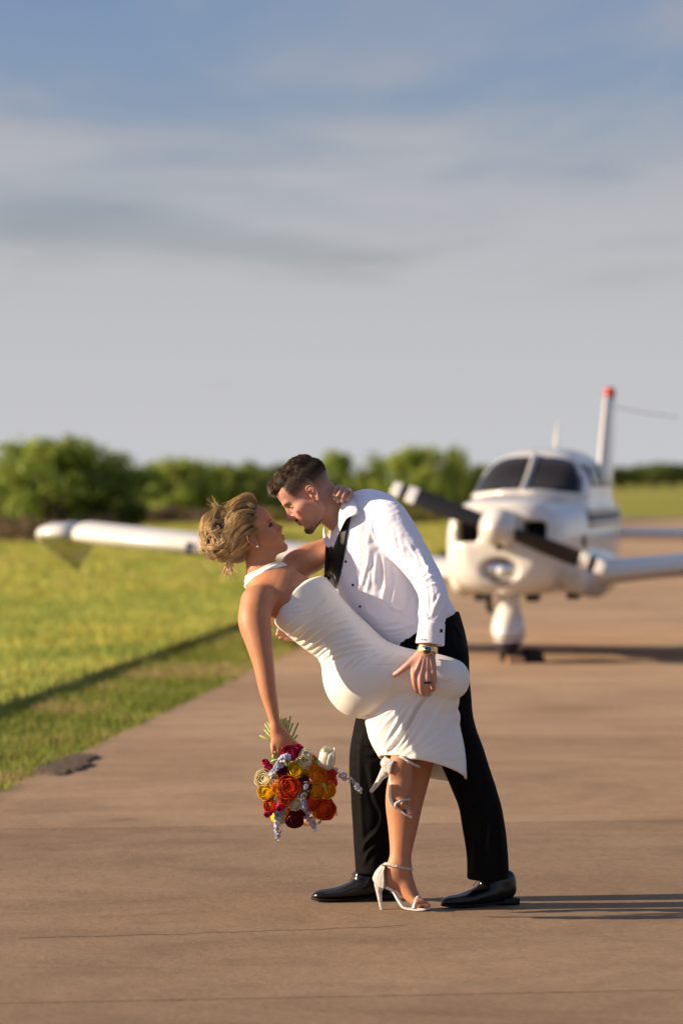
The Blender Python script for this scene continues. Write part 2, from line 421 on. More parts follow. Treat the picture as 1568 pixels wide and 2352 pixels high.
bp2 = t.nodes.new('ShaderNodeBump'); bp2.inputs['Strength'].default_value = 0.35; bp2.inputs['Distance'].default_value = 0.02; l.new(nz_node(t, pos, 7, 5, 0.6), bp2.inputs['Height']); l.new(bp.outputs[0], bp2.inputs['Normal']); l.new(bp2.outputs[0], b.inputs['Normal'])
M_conc = Mc
M_joint = mat('joint_filler', (0.045, 0.034, 0.027), rough=0.95, noise=(30, 0.4))
# ground sheet: meadow
Mg, t, b, l = nodes_mat('meadow'); geo = t.nodes.new('ShaderNodeNewGeometry'); pos = geo.outputs['Position']
g1 = ramp(t, nz_node(t, pos, 0.16, 6, 0.6, (1, 0.5, 1), 0.8), [(0.3, (0.20, 0.21, 0.045)), (0.48, (0.27, 0.28, 0.055)), (0.6, (0.34, 0.31, 0.07)), (0.75, (0.38, 0.29, 0.12))])
g2 = ramp(t, nz_node(t, pos, 9, 5, 0.7), [(0.3, (0.55, 0.58, 0.5)), (0.55, (1, 1, 1)), (0.75, (1.35, 1.3, 1.1))]); l.new(mixn(t, g1, g2, 0.85, 'MULTIPLY'), b.inputs['Base Color']); b.inputs['Roughness'].default_value = 0.9; b.inputs['Specular IOR Level'].default_value = 0.1
bp = t.nodes.new('ShaderNodeBump'); bp.inputs['Strength'].default_value = 1.0; bp.inputs['Distance'].default_value = 0.15; l.new(nz_node(t, pos, 6, 6, 0.7), bp.inputs['Height']); l.new(bp.outputs[0], b.inputs['Normal'])
g = MB(); g.add([(-2500, -60, -0.05), (2500, -60, -0.05), (2500, 4500, -0.05), (-2500, 4500, -0.05)], [(0, 1, 2, 3)]); ground = g.build('ground', Mg); tag(ground, kind='structure')
# taxiway bed with the slabs laid on it
XU = np.array((math.cos(R(7)), math.sin(R(7)), 0)); YF = 112.0
bed = MB(); y0 = -20.0; W_ = 15.2
bed.add([(edge_x(y0), y0, -0.030), (edge_x(y0) + W_, y0 + W_ * math.tan(R(7)), -0.030), (edge_x(YF) + 46, YF + 24, -0.030), (edge_x(YF), YF, -0.030)], [(0, 1, 2, 3)])
taxi = bed.build('taxiway', M_joint); tag(taxi, kind='structure')
SL = 4.95; gap = 0.011
def slab_mesh(wu, ln, name):
    A = np.array([0, 0, 0]); u = XU / XU[0] * wu; v = EV / EV[1] * ln; ch = 0.006; m = MB()
    cs = [A, A + u, A + u + v, A + v]; c0 = sum(cs) / 4
    V_ = [c + np.array((0, 0, -0.05)) for c in cs] + [c + np.array((0, 0, -ch)) for c in cs] + [c + (c0 - c) / np.linalg.norm(c0 - c) * ch * 1.4 for c in cs]
    m.add(V_, [(0, 1, 5, 4), (1, 2, 6, 5), (2, 3, 7, 6), (3, 0, 4, 7), (4, 5, 9, 8), (5, 6, 10, 9), (6, 7, 11, 10), (7, 4, 8, 11), (8, 9, 10, 11)]); return m.me(name, False)
J1 = G(784, 2326)[1] - 0.0     # the joint in front of the couple crosses here
ynear = J1 - SL * 2
sm = slab_mesh(7.5 - gap, SL - gap, 'slab')
for i in range(25):
    for c in range(2):
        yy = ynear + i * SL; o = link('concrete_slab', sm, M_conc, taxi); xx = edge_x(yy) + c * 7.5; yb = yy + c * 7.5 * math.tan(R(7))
        tn = (0.82, 0.82, 0.96, 1.10, 1.26, 1.42)[min(i, 5)] * (1 + 0.05 * math.sin(i * 2.3 + c * 1.7)); o.color = (tn, tn, tn, 1)      # lens vignette put into slab colour, darker in front; plus slight slab-to-slab variation
        o.location = (xx, yb + (0 - edge_x(yy)) * 0 - (784 - 784) * 0 + edge_x(yy) * math.tan(R(7)) * 0, 0)
# a hairline crack wandering across one slab
ck = [G(*p) for p in ((40, 2157), (150, 2153), (240, 2152), (330, 2148), (410, 2148), (480, 2143), (560, 2142), (640, 2138), (720, 2137), (800, 2132), (870, 2131), (930, 2126))]
A = []
for i, p in enumerate(catmull(ck, 6)): wv = 0.0022 + 0.0018 * abs(math.sin(i * 1.9)); jy = 0.006 * math.sin(i * 2.7) + 0.004 * math.sin(i * 5.1); A.append([p + np.array((0, jy - wv, 0.0015)), p + np.array((0, jy + wv, 0.0015))])
ckm = MB(); ckm.add([q for r in A for q in r], [(2 * i, 2 * i + 2, 2 * i + 3, 2 * i + 1) for i in range(len(A) - 1)]); cko = ckm.build('crack', M_joint, taxi, False)
# far apron where the taxiway widens towards the right
ap = MB(); yA = ynear + 25 * SL; ap.add([(edge_x(yA), yA, 0.0), (edge_x(yA) + 15, yA + 15 * math.tan(R(7)), 0.0), (edge_x(YF) + 46, YF + 26, 0.0), (edge_x(YF), YF, 0.0)], [(0, 1, 2, 3)]) if yA < YF else None
ap.add([(edge_x(40) + 15.2, 40, 0.0), (60, 40, 0.0), (60, 150, 0.0), (edge_x(YF) + 15.3, YF + 6, 0.0)], [(0, 1, 2, 3)])
apo = ap.build('apron', M_conc); tag(apo, kind='structure')
# dirt track on the far left
dt = MB(); dt.add([(-60, 60.5, -0.035), (-5.5, 62, -0.035), (-4.9, 66, -0.035), (-60, 70, -0.035)], [(0, 1, 2, 3)])
dto = dt.build('dirt_track', mat('dry_dirt', (0.33, 0.22, 0.14), rough=0.95, noise=(3, 0.25), bump=(20, 0.5, 0.03))); tag(dto, kind='structure')
# low bank where the meadow stands above the mown strip
bk = MB(); rows = []
for y_ in np.concatenate([np.arange(-8, 40, 0.5), np.arange(40, 100, 4)]):
    wv = 0.05 * math.sin(y_ * 1.7) + 0.04 * math.sin(y_ * 4.1 + 1); rows.append([(edge_x(y_) - 0.97 + wv, y_, -0.052), (edge_x(y_) - 1.0 + wv, y_, 0.03), (edge_x(y_) - 1.10 + wv, y_, 0.06), (edge_x(y_) - 3.0, y_, 0.065), (edge_x(y_) - 14, y_, 0.06), (edge_x(y_) - 16, y_, -0.055)])
n_ = 6; bk.add([p for r in rows for p in r], [(i * n_ + j, i * n_ + j + 1, (i + 1) * n_ + j + 1, (i + 1) * n_ + j) for i in range(len(rows) - 1) for j in range(n_ - 1)]); bko = bk.build('meadow_bank', Mg); tag(bko, kind='structure')
# grass
Mgr, t, b, l = nodes_mat('grass_blades'); a_ = t.nodes.new('ShaderNodeAttribute'); a_.attribute_name = 'Col'; l.new(a_.outputs['Color'], b.inputs['Base Color']); b.inputs['Roughness'].default_value = 0.6; b.inputs['Specular IOR Level'].default_value = 0.2
tr_ = t.nodes.new('ShaderNodeBsdfTranslucent'); l.new(a_.outputs['Color'], tr_.inputs[0]); ms = t.nodes.new('ShaderNodeMixShader'); ms.inputs[0].default_value = 0.35; l.new(b.outputs[0], ms.inputs[1]); l.new(tr_.outputs[0], ms.inputs[2]); l.new(ms.outputs[0], t.nodes['Material Output'].inputs[0])
def blades(n, ylo, yhi, olo, ohi, hlo, hhi, wlo, whi, cols, name, label, lean=0.35, bias=1.0, z0=-0.05):
    u = rng.random(n) ** bias; y = ylo + (yhi - ylo) * u; off = olo + (ohi - olo) * rng.random(n)
    x = np.array(edge_x(y)) - off; clump = vnoise(np.stack([x, y, 0 * x], 1), 1.6, 51) * 0.5 + 0.5; cl2 = vnoise(np.stack([x, y, 0 * x], 1), 7, 52) * 0.5 + 0.5
    ht = (hlo + (hhi - hlo) * rng.random(n) ** 1.5) * (0.6 + 0.8 * cl2); wd = wlo + (whi - wlo) * rng.random(n); an = rng.uniform(0, 2 * np.pi, n); ln_ = rng.normal(0, lean, (n, 2)) * ht[:, None]
    p0 = np.stack([x, y, np.full(n, z0)], 1); dx = np.stack([np.cos(an), np.sin(an), 0 * an], 1) * wd[:, None] / 2; mid = p0 + np.stack([ln_[:, 0] * 0.35, ln_[:, 1] * 0.35, ht * 0.6], 1); tip = p0 + np.stack([ln_[:, 0], ln_[:, 1], ht], 1)
    V_ = np.stack([p0 - dx, p0 + dx, mid + dx * 0.75, mid - dx * 0.75, tip], 1).reshape(-1, 3); I = np.arange(n)[:, None] * 5
    Q_ = np.concatenate([I + np.array((0, 1, 2, 3)), I + np.array((3, 2, 4, 4))]) ; F3 = None
    cols = np.array(cols); k = np.clip((clump * len(cols) + rng.normal(0, 0.7, n)).astype(int), 0, len(cols) - 1); c = cols[k] * rng.uniform(0.7, 1.3, (n, 1))
    T1 = np.concatenate([I + np.array((0, 1, 2)), I + np.array((0, 2, 3)), I + np.array((3, 2, 4))])
    o = link(name, mesh(name, V_, T1, np.repeat(c, 5, 0)), Mgr); tag(o, label, 'grass', kind='stuff'); return o
blades(80000, 0.5, 42, -0.03, 0.95, 0.06, 0.10, 0.006, 0.012, [(0.16, 0.20, 0.03), (0.22, 0.26, 0.045), (0.28, 0.28, 0.06), (0.38, 0.30, 0.13)], 'grass', 'short mown grass strip along the pavement edge', bias=1.5)
blades(150000, 1.0, 60, 1.05, 7.5, 0.05, 0.11, 0.007, 0.014, [(0.27, 0.33, 0.065), (0.34, 0.40, 0.08), (0.43, 0.45, 0.095), (0.54, 0.49, 0.11)], 'grass', 'taller green meadow grass beyond the mown strip', bias=1.35, z0=0.055)
blades(60000, 30, 95, 1.05, 14, 0.08, 0.15, 0.02, 0.04, [(0.30, 0.36, 0.06), (0.40, 0.42, 0.07), (0.48, 0.44, 0.09), (0.52, 0.42, 0.16)], 'grass', 'rough grass of the far meadow', bias=1.0, z0=0.055).location.x = 0
# yellow flowers in the meadow
nf = 2600; y = 10 + 45 * rng.random(nf); x = np.array(edge_x(y)) - 1.2 - 7 * rng.random(nf); cl = vnoise(np.stack([x, y, 0 * x], 1), 0.35, 61) > 0.05; x, y = x[cl], y[cl]; n = len(x); p = np.stack([x, y, 0.12 + 0.05 * rng.random(n)], 1); r_ = 0.012 + 0.01 * rng.random(n)
V_ = np.stack([p + np.stack([a * r_, b_ * r_, c * r_], 1) for a, b_, c in ((1, 0, 0.3), (0, 1, -0.2), (-1, 0, 0.3), (0, -1, -0.2))], 1).reshape(-1, 3); o = link('meadow_flowers', mesh('meadow_flowers', V_, np.arange(n)[:, None] * 4 + np.arange(4)), mat('yellow_petals', (0.75, 0.50, 0.03), rough=0.6)); tag(o, 'small yellow wildflowers scattered in the meadow', 'flowers', kind='stuff')
# soil and dead leaves spilling on to the pavement edge
so = SDF(); 
for px_, py_, r_ in ((105, 1772, 0.06), (125, 1762, 0.09), (150, 1752, 0.10), (175, 1745, 0.09), (195, 1740, 0.06), (165, 1768, 0.06), (190, 1760, 0.05), (135, 1778, 0.05)):
    q = G(px_, py_); so.ell(q + np.array((0, 0, 0.0)), (r_ * 1.3, r_ * 2.2, 0.012), k=0.03)
V, Q = so.mesh(0.012); V = V + normals(V, Q) * (0.006 * vnoise(V, 28, 71))[:, None]
o = link('soil_clump', mesh('soil', V, Q), mat('dark_soil', (0.10, 0.066, 0.042), rough=0.95, noise=(40, 0.5), bump=(90, 0.9, 0.02))); tag(o, 'dark clump of soil and dead turf spilling onto the pavement edge', 'soil')
# trees
M_bark = mat('bark', (0.10, 0.07, 0.045), rough=0.9, noise=(12, 0.3), bump=(25, 0.6, 0.03))
def leaf_mat(name): 
    m, t, b, l = nodes_mat(name); a = t.nodes.new('ShaderNodeAttribute'); a.attribute_name = 'Col'; oi = t.nodes.new('ShaderNodeObjectInfo'); h = t.nodes.new('ShaderNodeHueSaturation'); mr_ = t.nodes.new('ShaderNodeMapRange'); mr_.inputs[3].default_value = 0.8; mr_.inputs[4].default_value = 1.25
    l.new(oi.outputs['Random'], mr_.inputs[0]); l.new(mr_.outputs[0], h.inputs['Value']); l.new(a.outputs['Color'], h.inputs['Color']); l.new(h.outputs[0], b.inputs['Base Color']); b.inputs['Roughness'].default_value = 0.55; b.inputs['Specular IOR Level'].default_value = 0.25
    tr_ = t.nodes.new('ShaderNodeBsdfTranslucent'); l.new(h.outputs[0], tr_.inputs[0]); ms = t.nodes.new('ShaderNodeMixShader'); ms.inputs[0].default_value = 0.3; l.new(b.outputs[0], ms.inputs[1]); l.new(tr_.outputs[0], ms.inputs[2]); l.new(ms.outputs[0], t.nodes['Material Output'].inputs[0]); return m
M_leaf = leaf_mat('leaves')
def crown_mesh(seed, n, cols, leaf, name, squat=1.0):
    """a crown of unit height on a unit-wide base, made of uneven leaf clumps"""
    r = np.random.default_rng(seed); k = 60; cc = np.stack([r.normal(0, 0.27, k), r.normal(0, 0.27, k), 0.16 + 0.66 * r.random(k) ** 0.8], 1); fall = np.clip(1.1 - np.abs(cc[:, 2] - 0.45) * 1.1, 0.35, 1); cc[:, :2] *= fall[:, None]; cr = r.uniform(0.06, 0.19, k)
    i = r.integers(0, k, n); d = r.normal(0, 1, (n, 3)); d /= np.linalg.norm(d, axis=1, keepdims=True); rad = cr[i] * r.random(n) ** 0.45; c = cc[i] + d * rad[:, None] * np.array((1, 1, 0.8)); c[:, 2] = np.maximum(c[:, 2], 0.03)
    nn = d + r.normal(0, 0.6, (n, 3)); nn /= np.linalg.norm(nn, axis=1, keepdims=True); a = np.cross(nn, r.normal(0, 1, (n, 3))); a /= np.linalg.norm(a, axis=1, keepdims=True) + 1e-9; b2 = np.cross(nn, a); sz = leaf * r.uniform(0.6, 1.4, n)[:, None]
    V_ = np.stack([c - a * sz, c - b2 * sz * 0.55, c + a * sz, c + b2 * sz * 0.55], 1).reshape(-1, 3); cols = np.array(cols); q = cols[np.clip((r.random(n) * 0.6 + (i / k) * 0.55) * len(cols), 0, len(cols) - 1).astype(int)] * r.uniform(0.75, 1.3, (n, 1))
    return mesh(name, V_, np.arange(n)[:, None] * 4 + np.arange(4), np.repeat(q, 4, 0), smooth=False), cc
GREEN = [(0.12, 0.18, 0.03), (0.165, 0.23, 0.037), (0.22, 0.285, 0.045), (0.28, 0.32, 0.06)]
DARK = [(0.07, 0.105, 0.02), (0.10, 0.14, 0.025), (0.14, 0.17, 0.032)]
OLIVE = [(0.20, 0.20, 0.05), (0.19, 0.18, 0.045), (0.22, 0.17, 0.07), (0.24, 0.22, 0.05)]
DRY = [(0.20, 0.14, 0.085), (0.26, 0.19, 0.12), (0.16, 0.11, 0.07)]
CR = {}
for key, cols, n_, lf in (('g', GREEN, 12000, 0.022), ('g2', GREEN, 12000, 0.022), ('d', DARK, 9000, 0.024), ('o', OLIVE, 8000, 0.022), ('y', DRY, 4000, 0.028)): CR[key] = crown_mesh(100 + len(CR), n_, cols, lf, 'crown_' + key)
def trunk_mesh(cc, seed, name):
    r = np.random.default_rng(seed); m = MB()
    for j in range(4):
        a = r.uniform(0, 6.3); b0 = np.array((0.05 * math.cos(a), 0.05 * math.sin(a), -0.04)); tgt = cc[r.integers(len(cc))]; mid = (b0 + tgt) / 2 + r.normal(0, 0.04, 3); m.tube([b0, b0 * 0.6 + mid * 0.4, mid, tgt], [0.035, 0.028, 0.02, 0.006], 6)
        for _ in range(3): t2 = cc[r.integers(len(cc))]; m.tube([mid, (mid + t2) / 2 + r.normal(0, 0.03, 3), t2], [0.014, 0.010, 0.004], 5)
    return m.me(name)
TM = {k_: trunk_mesh(v[1], 5, 'trunk_' + k_) for k_, v in CR.items()}
def tree(px, ytop, d, wpx, kind, label, name='tree', group=None, rz=0.0):
    s_ = PPM * CAM_D / d; x = (px - 784) / s_; h = CAM_H - (ytop - 1095) / s_ + 0.05; wd = wpx / s_; o = empty(name, (x, d - CAM_D, -0.05)); o.rotation_euler.z = rz
    c = link('crown', CR[kind][0], M_leaf, o); c.scale = (wd, wd, h * 1.08); tk = link('trunk', TM[kind], M_bark, o); tk.scale = (wd, wd, h); tag(o, label, 'tree' if name == 'tree' else 'shrub', group); return o
tree(128, 1000, 76, 330, 'g', 'large rounded bright green bushy tree standing alone beside the dirt track', rz=0.4)
tree(205, 1040, 78, 230, 'g2', 'green leafy tree grown into the side of the large rounded tree', rz=2.7)
tree(232, 1085, 76.5, 130, 'd', 'dark green bush tucked against the large rounded tree', rz=2.0)
tree(20, 1050, 78, 200, 'g2', 'green bush on the far side of the large rounded tree from the aircraft', rz=1.0)
ROW = 'trees in a row behind the aircraft'
for i, (px_, yt, wpx, k_, d_) in enumerate(((300, 1090, 110, 'o', 112), (352, 1062, 120, 'g2', 118), (405, 1048, 130, 'g', 108), (462, 1062, 120, 'o', 116), (520, 1058, 130, 'g2', 110), (580, 1070, 120, 'g', 120), (632, 1050, 110, 'd', 112), (690, 1062, 120, 'g', 118), (772, 1032, 78, 'g', 108), (835, 1070, 110, 'd', 114), (895, 1040, 110, 'g2', 112), (950, 1022, 120, 'g', 106), (1000, 1060, 90, 'o', 116), (1042, 1022, 66, 'g2', 108), (1085, 1060, 100, 'd', 114), (1140, 1062, 110, 'g', 118), (1210, 1060, 120, 'd', 116), (1290, 1066, 110, 'g', 120))):
    tree(px_, yt, d_, wpx * 1.25, k_, {'g': 'bright green rounded tree in the row behind the aircraft', 'g2': 'fresh green leafy tree in the row behind the aircraft', 'o': 'olive brown half bare tree in the row behind the aircraft', 'd': 'dark green dense tree in the row behind the aircraft'}[k_], group=ROW, rz=i * 1.3) if px_ not in (772, 1042, 950, 405) else tree(px_, yt, d_, wpx * 1.25, k_, {772: 'narrow light green tree rising above the row behind the man\'s head', 1042: 'narrow pointed green tree in the row beside the raised propeller blade', 950: 'tallest broad green tree in the row between the man and the aeroplane', 405: 'broad green tree in the row behind the outer half of the wing'}[px_], rz=i * 1.3)
for i, (px_, yt, wpx, k_, d_) in enumerate(((-60, 1070, 170, 'd', 90), (-170, 1050, 190, 'g2', 96), (-300, 1060, 190, 'g', 92), (-440, 1048, 190, 'd', 100), (-580, 1060, 180, 'g2', 96), (-720, 1050, 190, 'g', 98))):
    tree(px_, yt, d_, wpx * 1.2, k_, 'green bushy tree in the hedge line beyond the dirt track', group='trees beyond the dirt track', rz=i * 1.1)
for i, (px_, yt, wpx) in enumerate(((1385, 1064, 60), (1425, 1066, 70), (1462, 1074, 60), (1505, 1060, 70), (1545, 1056, 70), (1590, 1062, 70), (1640, 1060, 70))):
    tree(px_, yt, 420 + 15 * i, wpx * 1.35, 'd', 'distant dark tree on the horizon beyond the tail of the aircraft', group='distant trees beyond the tail', rz=i)
for i, (px_, yt, wpx, d_) in enumerate(((20, 1180, 110, 74), (90, 1195, 110, 73), (160, 1190, 110, 74.5), (235, 1180, 90, 75), (300, 1165, 100, 100), (385, 1160, 110, 101), (470, 1170, 110, 100), (560, 1165, 110, 102), (660, 1165, 110, 101), (850, 1165, 110, 101), (950, 1168, 110, 102))):
    tree(px_, yt, d_, wpx * 1.2, 'y' if i < 8 else 'o', 'dry brown brush at the foot of the large rounded tree' if i < 4 else 'dry brown brush at the foot of the tree row', 'dry_brush', 'dry brush under the large tree' if i < 4 else 'dry brush under the tree row', rz=i * 0.9)
# ------------------------------------------------------------------ the aircraft, built nose = +x, left wing = +y, and turned to stand on the taxiway
M_white = mat('white_gloss_paint', (0.70, 0.675, 0.63), rough=0.22, coat=0.5, noise=(2.5, 0.05))
M_navy = mat('navy_paint', (0.02, 0.03, 0.09), rough=0.25, coat=0.4)
M_goldp = mat('gold_paint', (0.42, 0.30, 0.10), rough=0.3)
M_blkp = mat('matt_black_paint', (0.010, 0.010, 0.011), rough=0.5)
M_dark = mat('cavity_shade_black', (0.012, 0.011, 0.010), rough=0.9)
M_glass = mat('dark_cabin_glass', (0.016, 0.012, 0.012), rough=0.08, spec=0.16)  # opaque panes: the shade of the cabin behind is put into their colour
M_rub = mat('tyre_rubber', (0.015, 0.015, 0.015), rough=0.85)
M_red = mat('red_beacon', (0.5, 0.03, 0.02), rough=0.3)
M_lens = mat('lamp_lens', (0.75, 0.75, 0.75), rough=0.06, metal=0.9)
WHEEL = G(1168, 1522); YAW = R(13.0)
plane = empty('aeroplane', WHEEL); plane.rotation_euler.z = math.pi * 1.5 - YAW; tag(plane, 'white single engine low wing propeller aeroplane parked on the taxiway', 'aeroplane')
def part(mb, name, mt, smooth=True, parent=None): return mb.build(name, mt, parent or plane, smooth)
ST = catmull(np.array([(0.44, 0.30, 1.34, 0.72), (0.36, 0.43, 1.38, 0.63), (0.2, 0.50, 1.405, 0.59), (-0.1, 0.53, 1.43, 0.565), (-0.75, 0.56, 1.46, 0.54), (-1.6, 0.58, 1.47, 0.52), (-3.0, 0.53, 1.46, 0.56), (-4.5, 0.31, 1.38, 0.76), (-6.3, 0.09, 1.27, 0.98)], float), 6)[::-1]
CB = catmull(np.array([(-0.62, 0.40, 1.44), (-0.95, 0.50, 1.58), (-1.30, 0.52, 1.76), (-1.65, 0.50, 1.84), (-2.4, 0.49, 1.85), (-3.1, 0.44, 1.74), (-3.9, 0.30, 1.52), (-4.6, 0.18, 1.36)], float), 6)[::-1]
def lofted(p, S_, e, cab=False):
    x = p[:, 0]; hw = np.interp(x, S_[:, 0], S_[:, 1]); zt = np.interp(x, S_[:, 0], S_[:, 2]); zb_ = np.interp(x, S_[:, 0], S_[:, 3]) if not cab else np.full(len(x), 1.0)
    zc = (zt + zb_) / 2; hz = (zt - zb_) / 2; d = ((np.abs(p[:, 1]) / hw) ** e + (np.abs(p[:, 2] - zc) / hz) ** e) ** (1 / e) - 1; d = d * np.minimum(hw, hz)
    return np.maximum(d, np.maximum(x - S_[-1, 0], S_[0, 0] - x) * 1.0).astype(np.float32)
fu = SDF()
fu.custom(lambda p: lofted(p, ST, 3.0), (-6.4, -0.65, 0.4), (0.5, 0.65, 1.6), k=0.0, mode='u')
cabS = SDF(); cabS.custom(lambda p: lofted(p, CB, 2.6, True), (-4.7, -0.6, 0.9), (-0.6, 0.6, 1.95), k=0.0, mode='u')
fu.custom(lambda p: lofted(p, CB, 2.6, True), (-4.7, -0.6, 0.9), (-0.6, 0.6, 1.95), k=0.05, mode='u')
for q in (-1, 1):
    fu.box((0.40, q * 0.285, 1.125), (0.30, 0.098, 0.088), 0.035, k=0.03, mode='s')
    fu.tube([((-0.55, q * 0.52, 0.70), 0.13, 0.10), ((-1.2, q * 0.58, 0.68), 0.17, 0.14), ((-2.2, q * 0.55, 0.70), 0.12, 0.10), ((-2.7, q * 0.48, 0.74), 0.05, 0.05)], k=0.12, vdir=(0, 1, 0))
fu.ell((0.42, 0, 0.80), (0.16, 0.155, 0.095), k=0.02, mode='s')
V, Q = fu.mesh(0.022); V = relax(V, Q, 2); fus = link('fuselage', mesh('fuselage', V, Q), M_white, plane)
for q in (-1, 1): b = MB(); b.box((0.14, q * 0.285, 1.125), (0.012, 0.12, 0.11)); part(b, 'air_intake', M_dark, False, fus)  # black plate in the recess stands in for the shade inside
b = MB(); b.ell((0.365, 0, 0.80), (0.035, 0.142, 0.088), nu=28, nv=14); part(b, 'landing_light', M_lens, True, fus)
b = MB(); b.ell((0.398, 0.0, 0.795), (0.010, 0.035, 0.035)); part(b, 'lamp_bulb', M_wht, True, fus)
b = MB(); pts = [(0.425 - 0.05 * abs(math.cos(a)) ** 2, 0.162 * math.cos(a), 0.80 + 0.10 * math.sin(a)) for a in np.linspace(0, 2 * math.pi, 33)]; b.tube(pts, 0.010, 6, up=(1, 0, 0), cap=False); part(b, 'lamp_rim', M_blkp, True, fus)
def hit_x(sdf, y, z, x0=0.6, x1=-4.0):
    xs = np.linspace(x0, x1, 400); p = np.stack([xs, np.full(400, y), np.full(400, z)], 1).astype(np.float32); v = sdf.value(p); i = int((v < 0).argmax()); return xs[i] if (v < 0).any() else None
def hit_y(sdf, x, z, q):
    ys = np.linspace(0.9 * q, 0, 300); p = np.stack([np.full(300, x), ys, np.full(300, z)], 1).astype(np.float32); v = sdf.value(p); i = int((v < 0).argmax()); return ys[i]
for q in (-1, 1):      # windscreen: two panes with a centre post and white frame
    A = []
    for i, v in enumerate(np.linspace(0, 1, 9)):
        z = 1.455 + 0.315 * v; yo = 0.475 - 0.10 * v ** 2; row = []
        for u in np.linspace(0, 1, 11):
            y = q * (0.028 + (yo - 0.028) * u); zz_ = z - 0.030 * u ** 2 * (1 if v > 0.5 else 0.3) - (0.05 * u ** 6 * v); xx = hit_x(cabS, y, zz_); row.append((xx + 0.012, y, zz_))
        A.append(row)
    b = MB(); b.sheet(np.array(A), 0.006); part(b, 'windshield_pane', M_glass, True, fus)
b = MB(); pts = []
for v in np.linspace(-0.05, 1.06, 10): z = 1.455 + 0.315 * v; pts.append((hit_x(cabS, 0, z) + 0.014, 0, z))
b.tube(pts, 0.034, 8, up=(0, 1, 0), flat=0.5); part(b, 'windshield_post', M_white, True, fus)
b = MB(); pts = []
for u in np.linspace(-1, 1, 21): y = 0.52 * u; z = 1.452 - 0.035 * u * u; xx = hit_x(fu, y * 0.98, z); pts.append(((xx if xx else -1.3) + 0.02, y * 0.98, z))
b.tube(pts, 0.024, 8, up=(0, 0, 1)); part(b, 'windshield_frame', M_white, True, fus)
for q in (-1, 1):
    for xa, xb in ((-1.38, -1.92), (-2.0, -2.5), (-2.58, -3.0)):
        A = [[(x, hit_y(fu, x, z, q) + q * 0.008, z) for z in np.linspace(1.50, 1.70 - 0.05 * (x < -2.6), 5)] for x in np.linspace(xa, xb, 7)]
        b = MB(); b.sheet(np.array(A), 0.008); part(b, 'side_window', M_glass, True, fus)
    for z0, z1, mt in ((1.20, 1.255, M_blkp), (1.27, 1.30, M_goldp), (1.145, 1.185, M_goldp)):
        A = [[(x, hit_y(fu, x, z, q) + q * 0.006, z) for z in (z0, (z0 + z1) / 2, z1)] for x in np.linspace(-0.9, -5.6, 24)]
        b = MB(); b.sheet(np.array(A), 0.006); part(b, 'side_stripe', mt, True, fus)
b = MB(); A = [[(x, hit_y(fu, x, z, 1) + 0.006, z) for z in (0.98, 1.03, 1.08)] for x in np.linspace(-0.55, -0.68, 4)]; b.sheet(np.array(A), 0.006); part(b, 'cowl_vent', M_blkp, True, fus)
# spinner and propeller
b = MB(); pr = [(0.44, 0.168), (0.50, 0.168), (0.56, 0.158), (0.63, 0.135), (0.70, 0.095), (0.745, 0.05), (0.76, 0.006)]
b.tube([(x, 0, 1.16) for x, _ in pr], [r for _, r in pr], 28, up=(0, 0, 1)); part(b, 'spinner', M_white)
ang = R(-20.5)
for q in (1, -1):
    dv = np.array((0, q * math.cos(ang), q * math.sin(ang))); cv_ = np.array((0, -q * math.sin(ang), q * math.cos(ang))); ax_ = np.array((1.0, 0, 0)); C0 = np.array((0.53, 0, 1.16))
    def blade_part(r0, r1, name, mt, par, grow=0.0):
        A = []
        for r in np.linspace(r0, r1, 10):
            ch = np.interp(r, [0.1, 0.3, 0.6, 0.85, 0.95, 0.985], [0.06, 0.085, 0.085, 0.070, 0.058, 0.035]) + grow; tw = np.interp(r, [0.1, 0.95], [R(48), R(16)]); th = np.interp(r, [0.1, 0.95], [0.030, 0.008]) + grow; ring = []
            for k in range(12):
                a = 2 * math.pi * k / 12; u_ = ch * math.cos(a); w_ = th * math.sin(a); ring.append(C0 + dv * r + cv_ * (u_ * math.cos(tw)) * 1.0 + ax_ * (u_ * math.sin(tw) * 0.9) + ax_ * w_ * math.cos(tw) - cv_ * w_ * math.sin(tw))
            A.append(ring)
        V_ = np.array(A).reshape(-1, 3); F_ = [(i * 12 + k, (i + 1) * 12 + k, (i + 1) * 12 + (k + 1) % 12, i * 12 + (k + 1) % 12) for i in range(9) for k in range(12)] + [tuple(range(12)), tuple(9 * 12 + k for k in range(12))[::-1]]
        b = MB(); b.add(V_, F_); return part(b, name, mt, True, par)
    bl = blade_part(0.12, 0.96, 'propeller_blade', M_blkp, None); blade_part(0.885, 0.964, 'white_tip_band', M_wht, bl, 0.003); blade_part(0.74, 0.825, 'white_tip_band', M_wht, bl, 0.003)
b = MB(); b.tube([(0.60, 0.01, 1.03), (0.56, 0.02, 0.99)], 0.03, 8); part(b, 'spinner_screw', M_blkp)
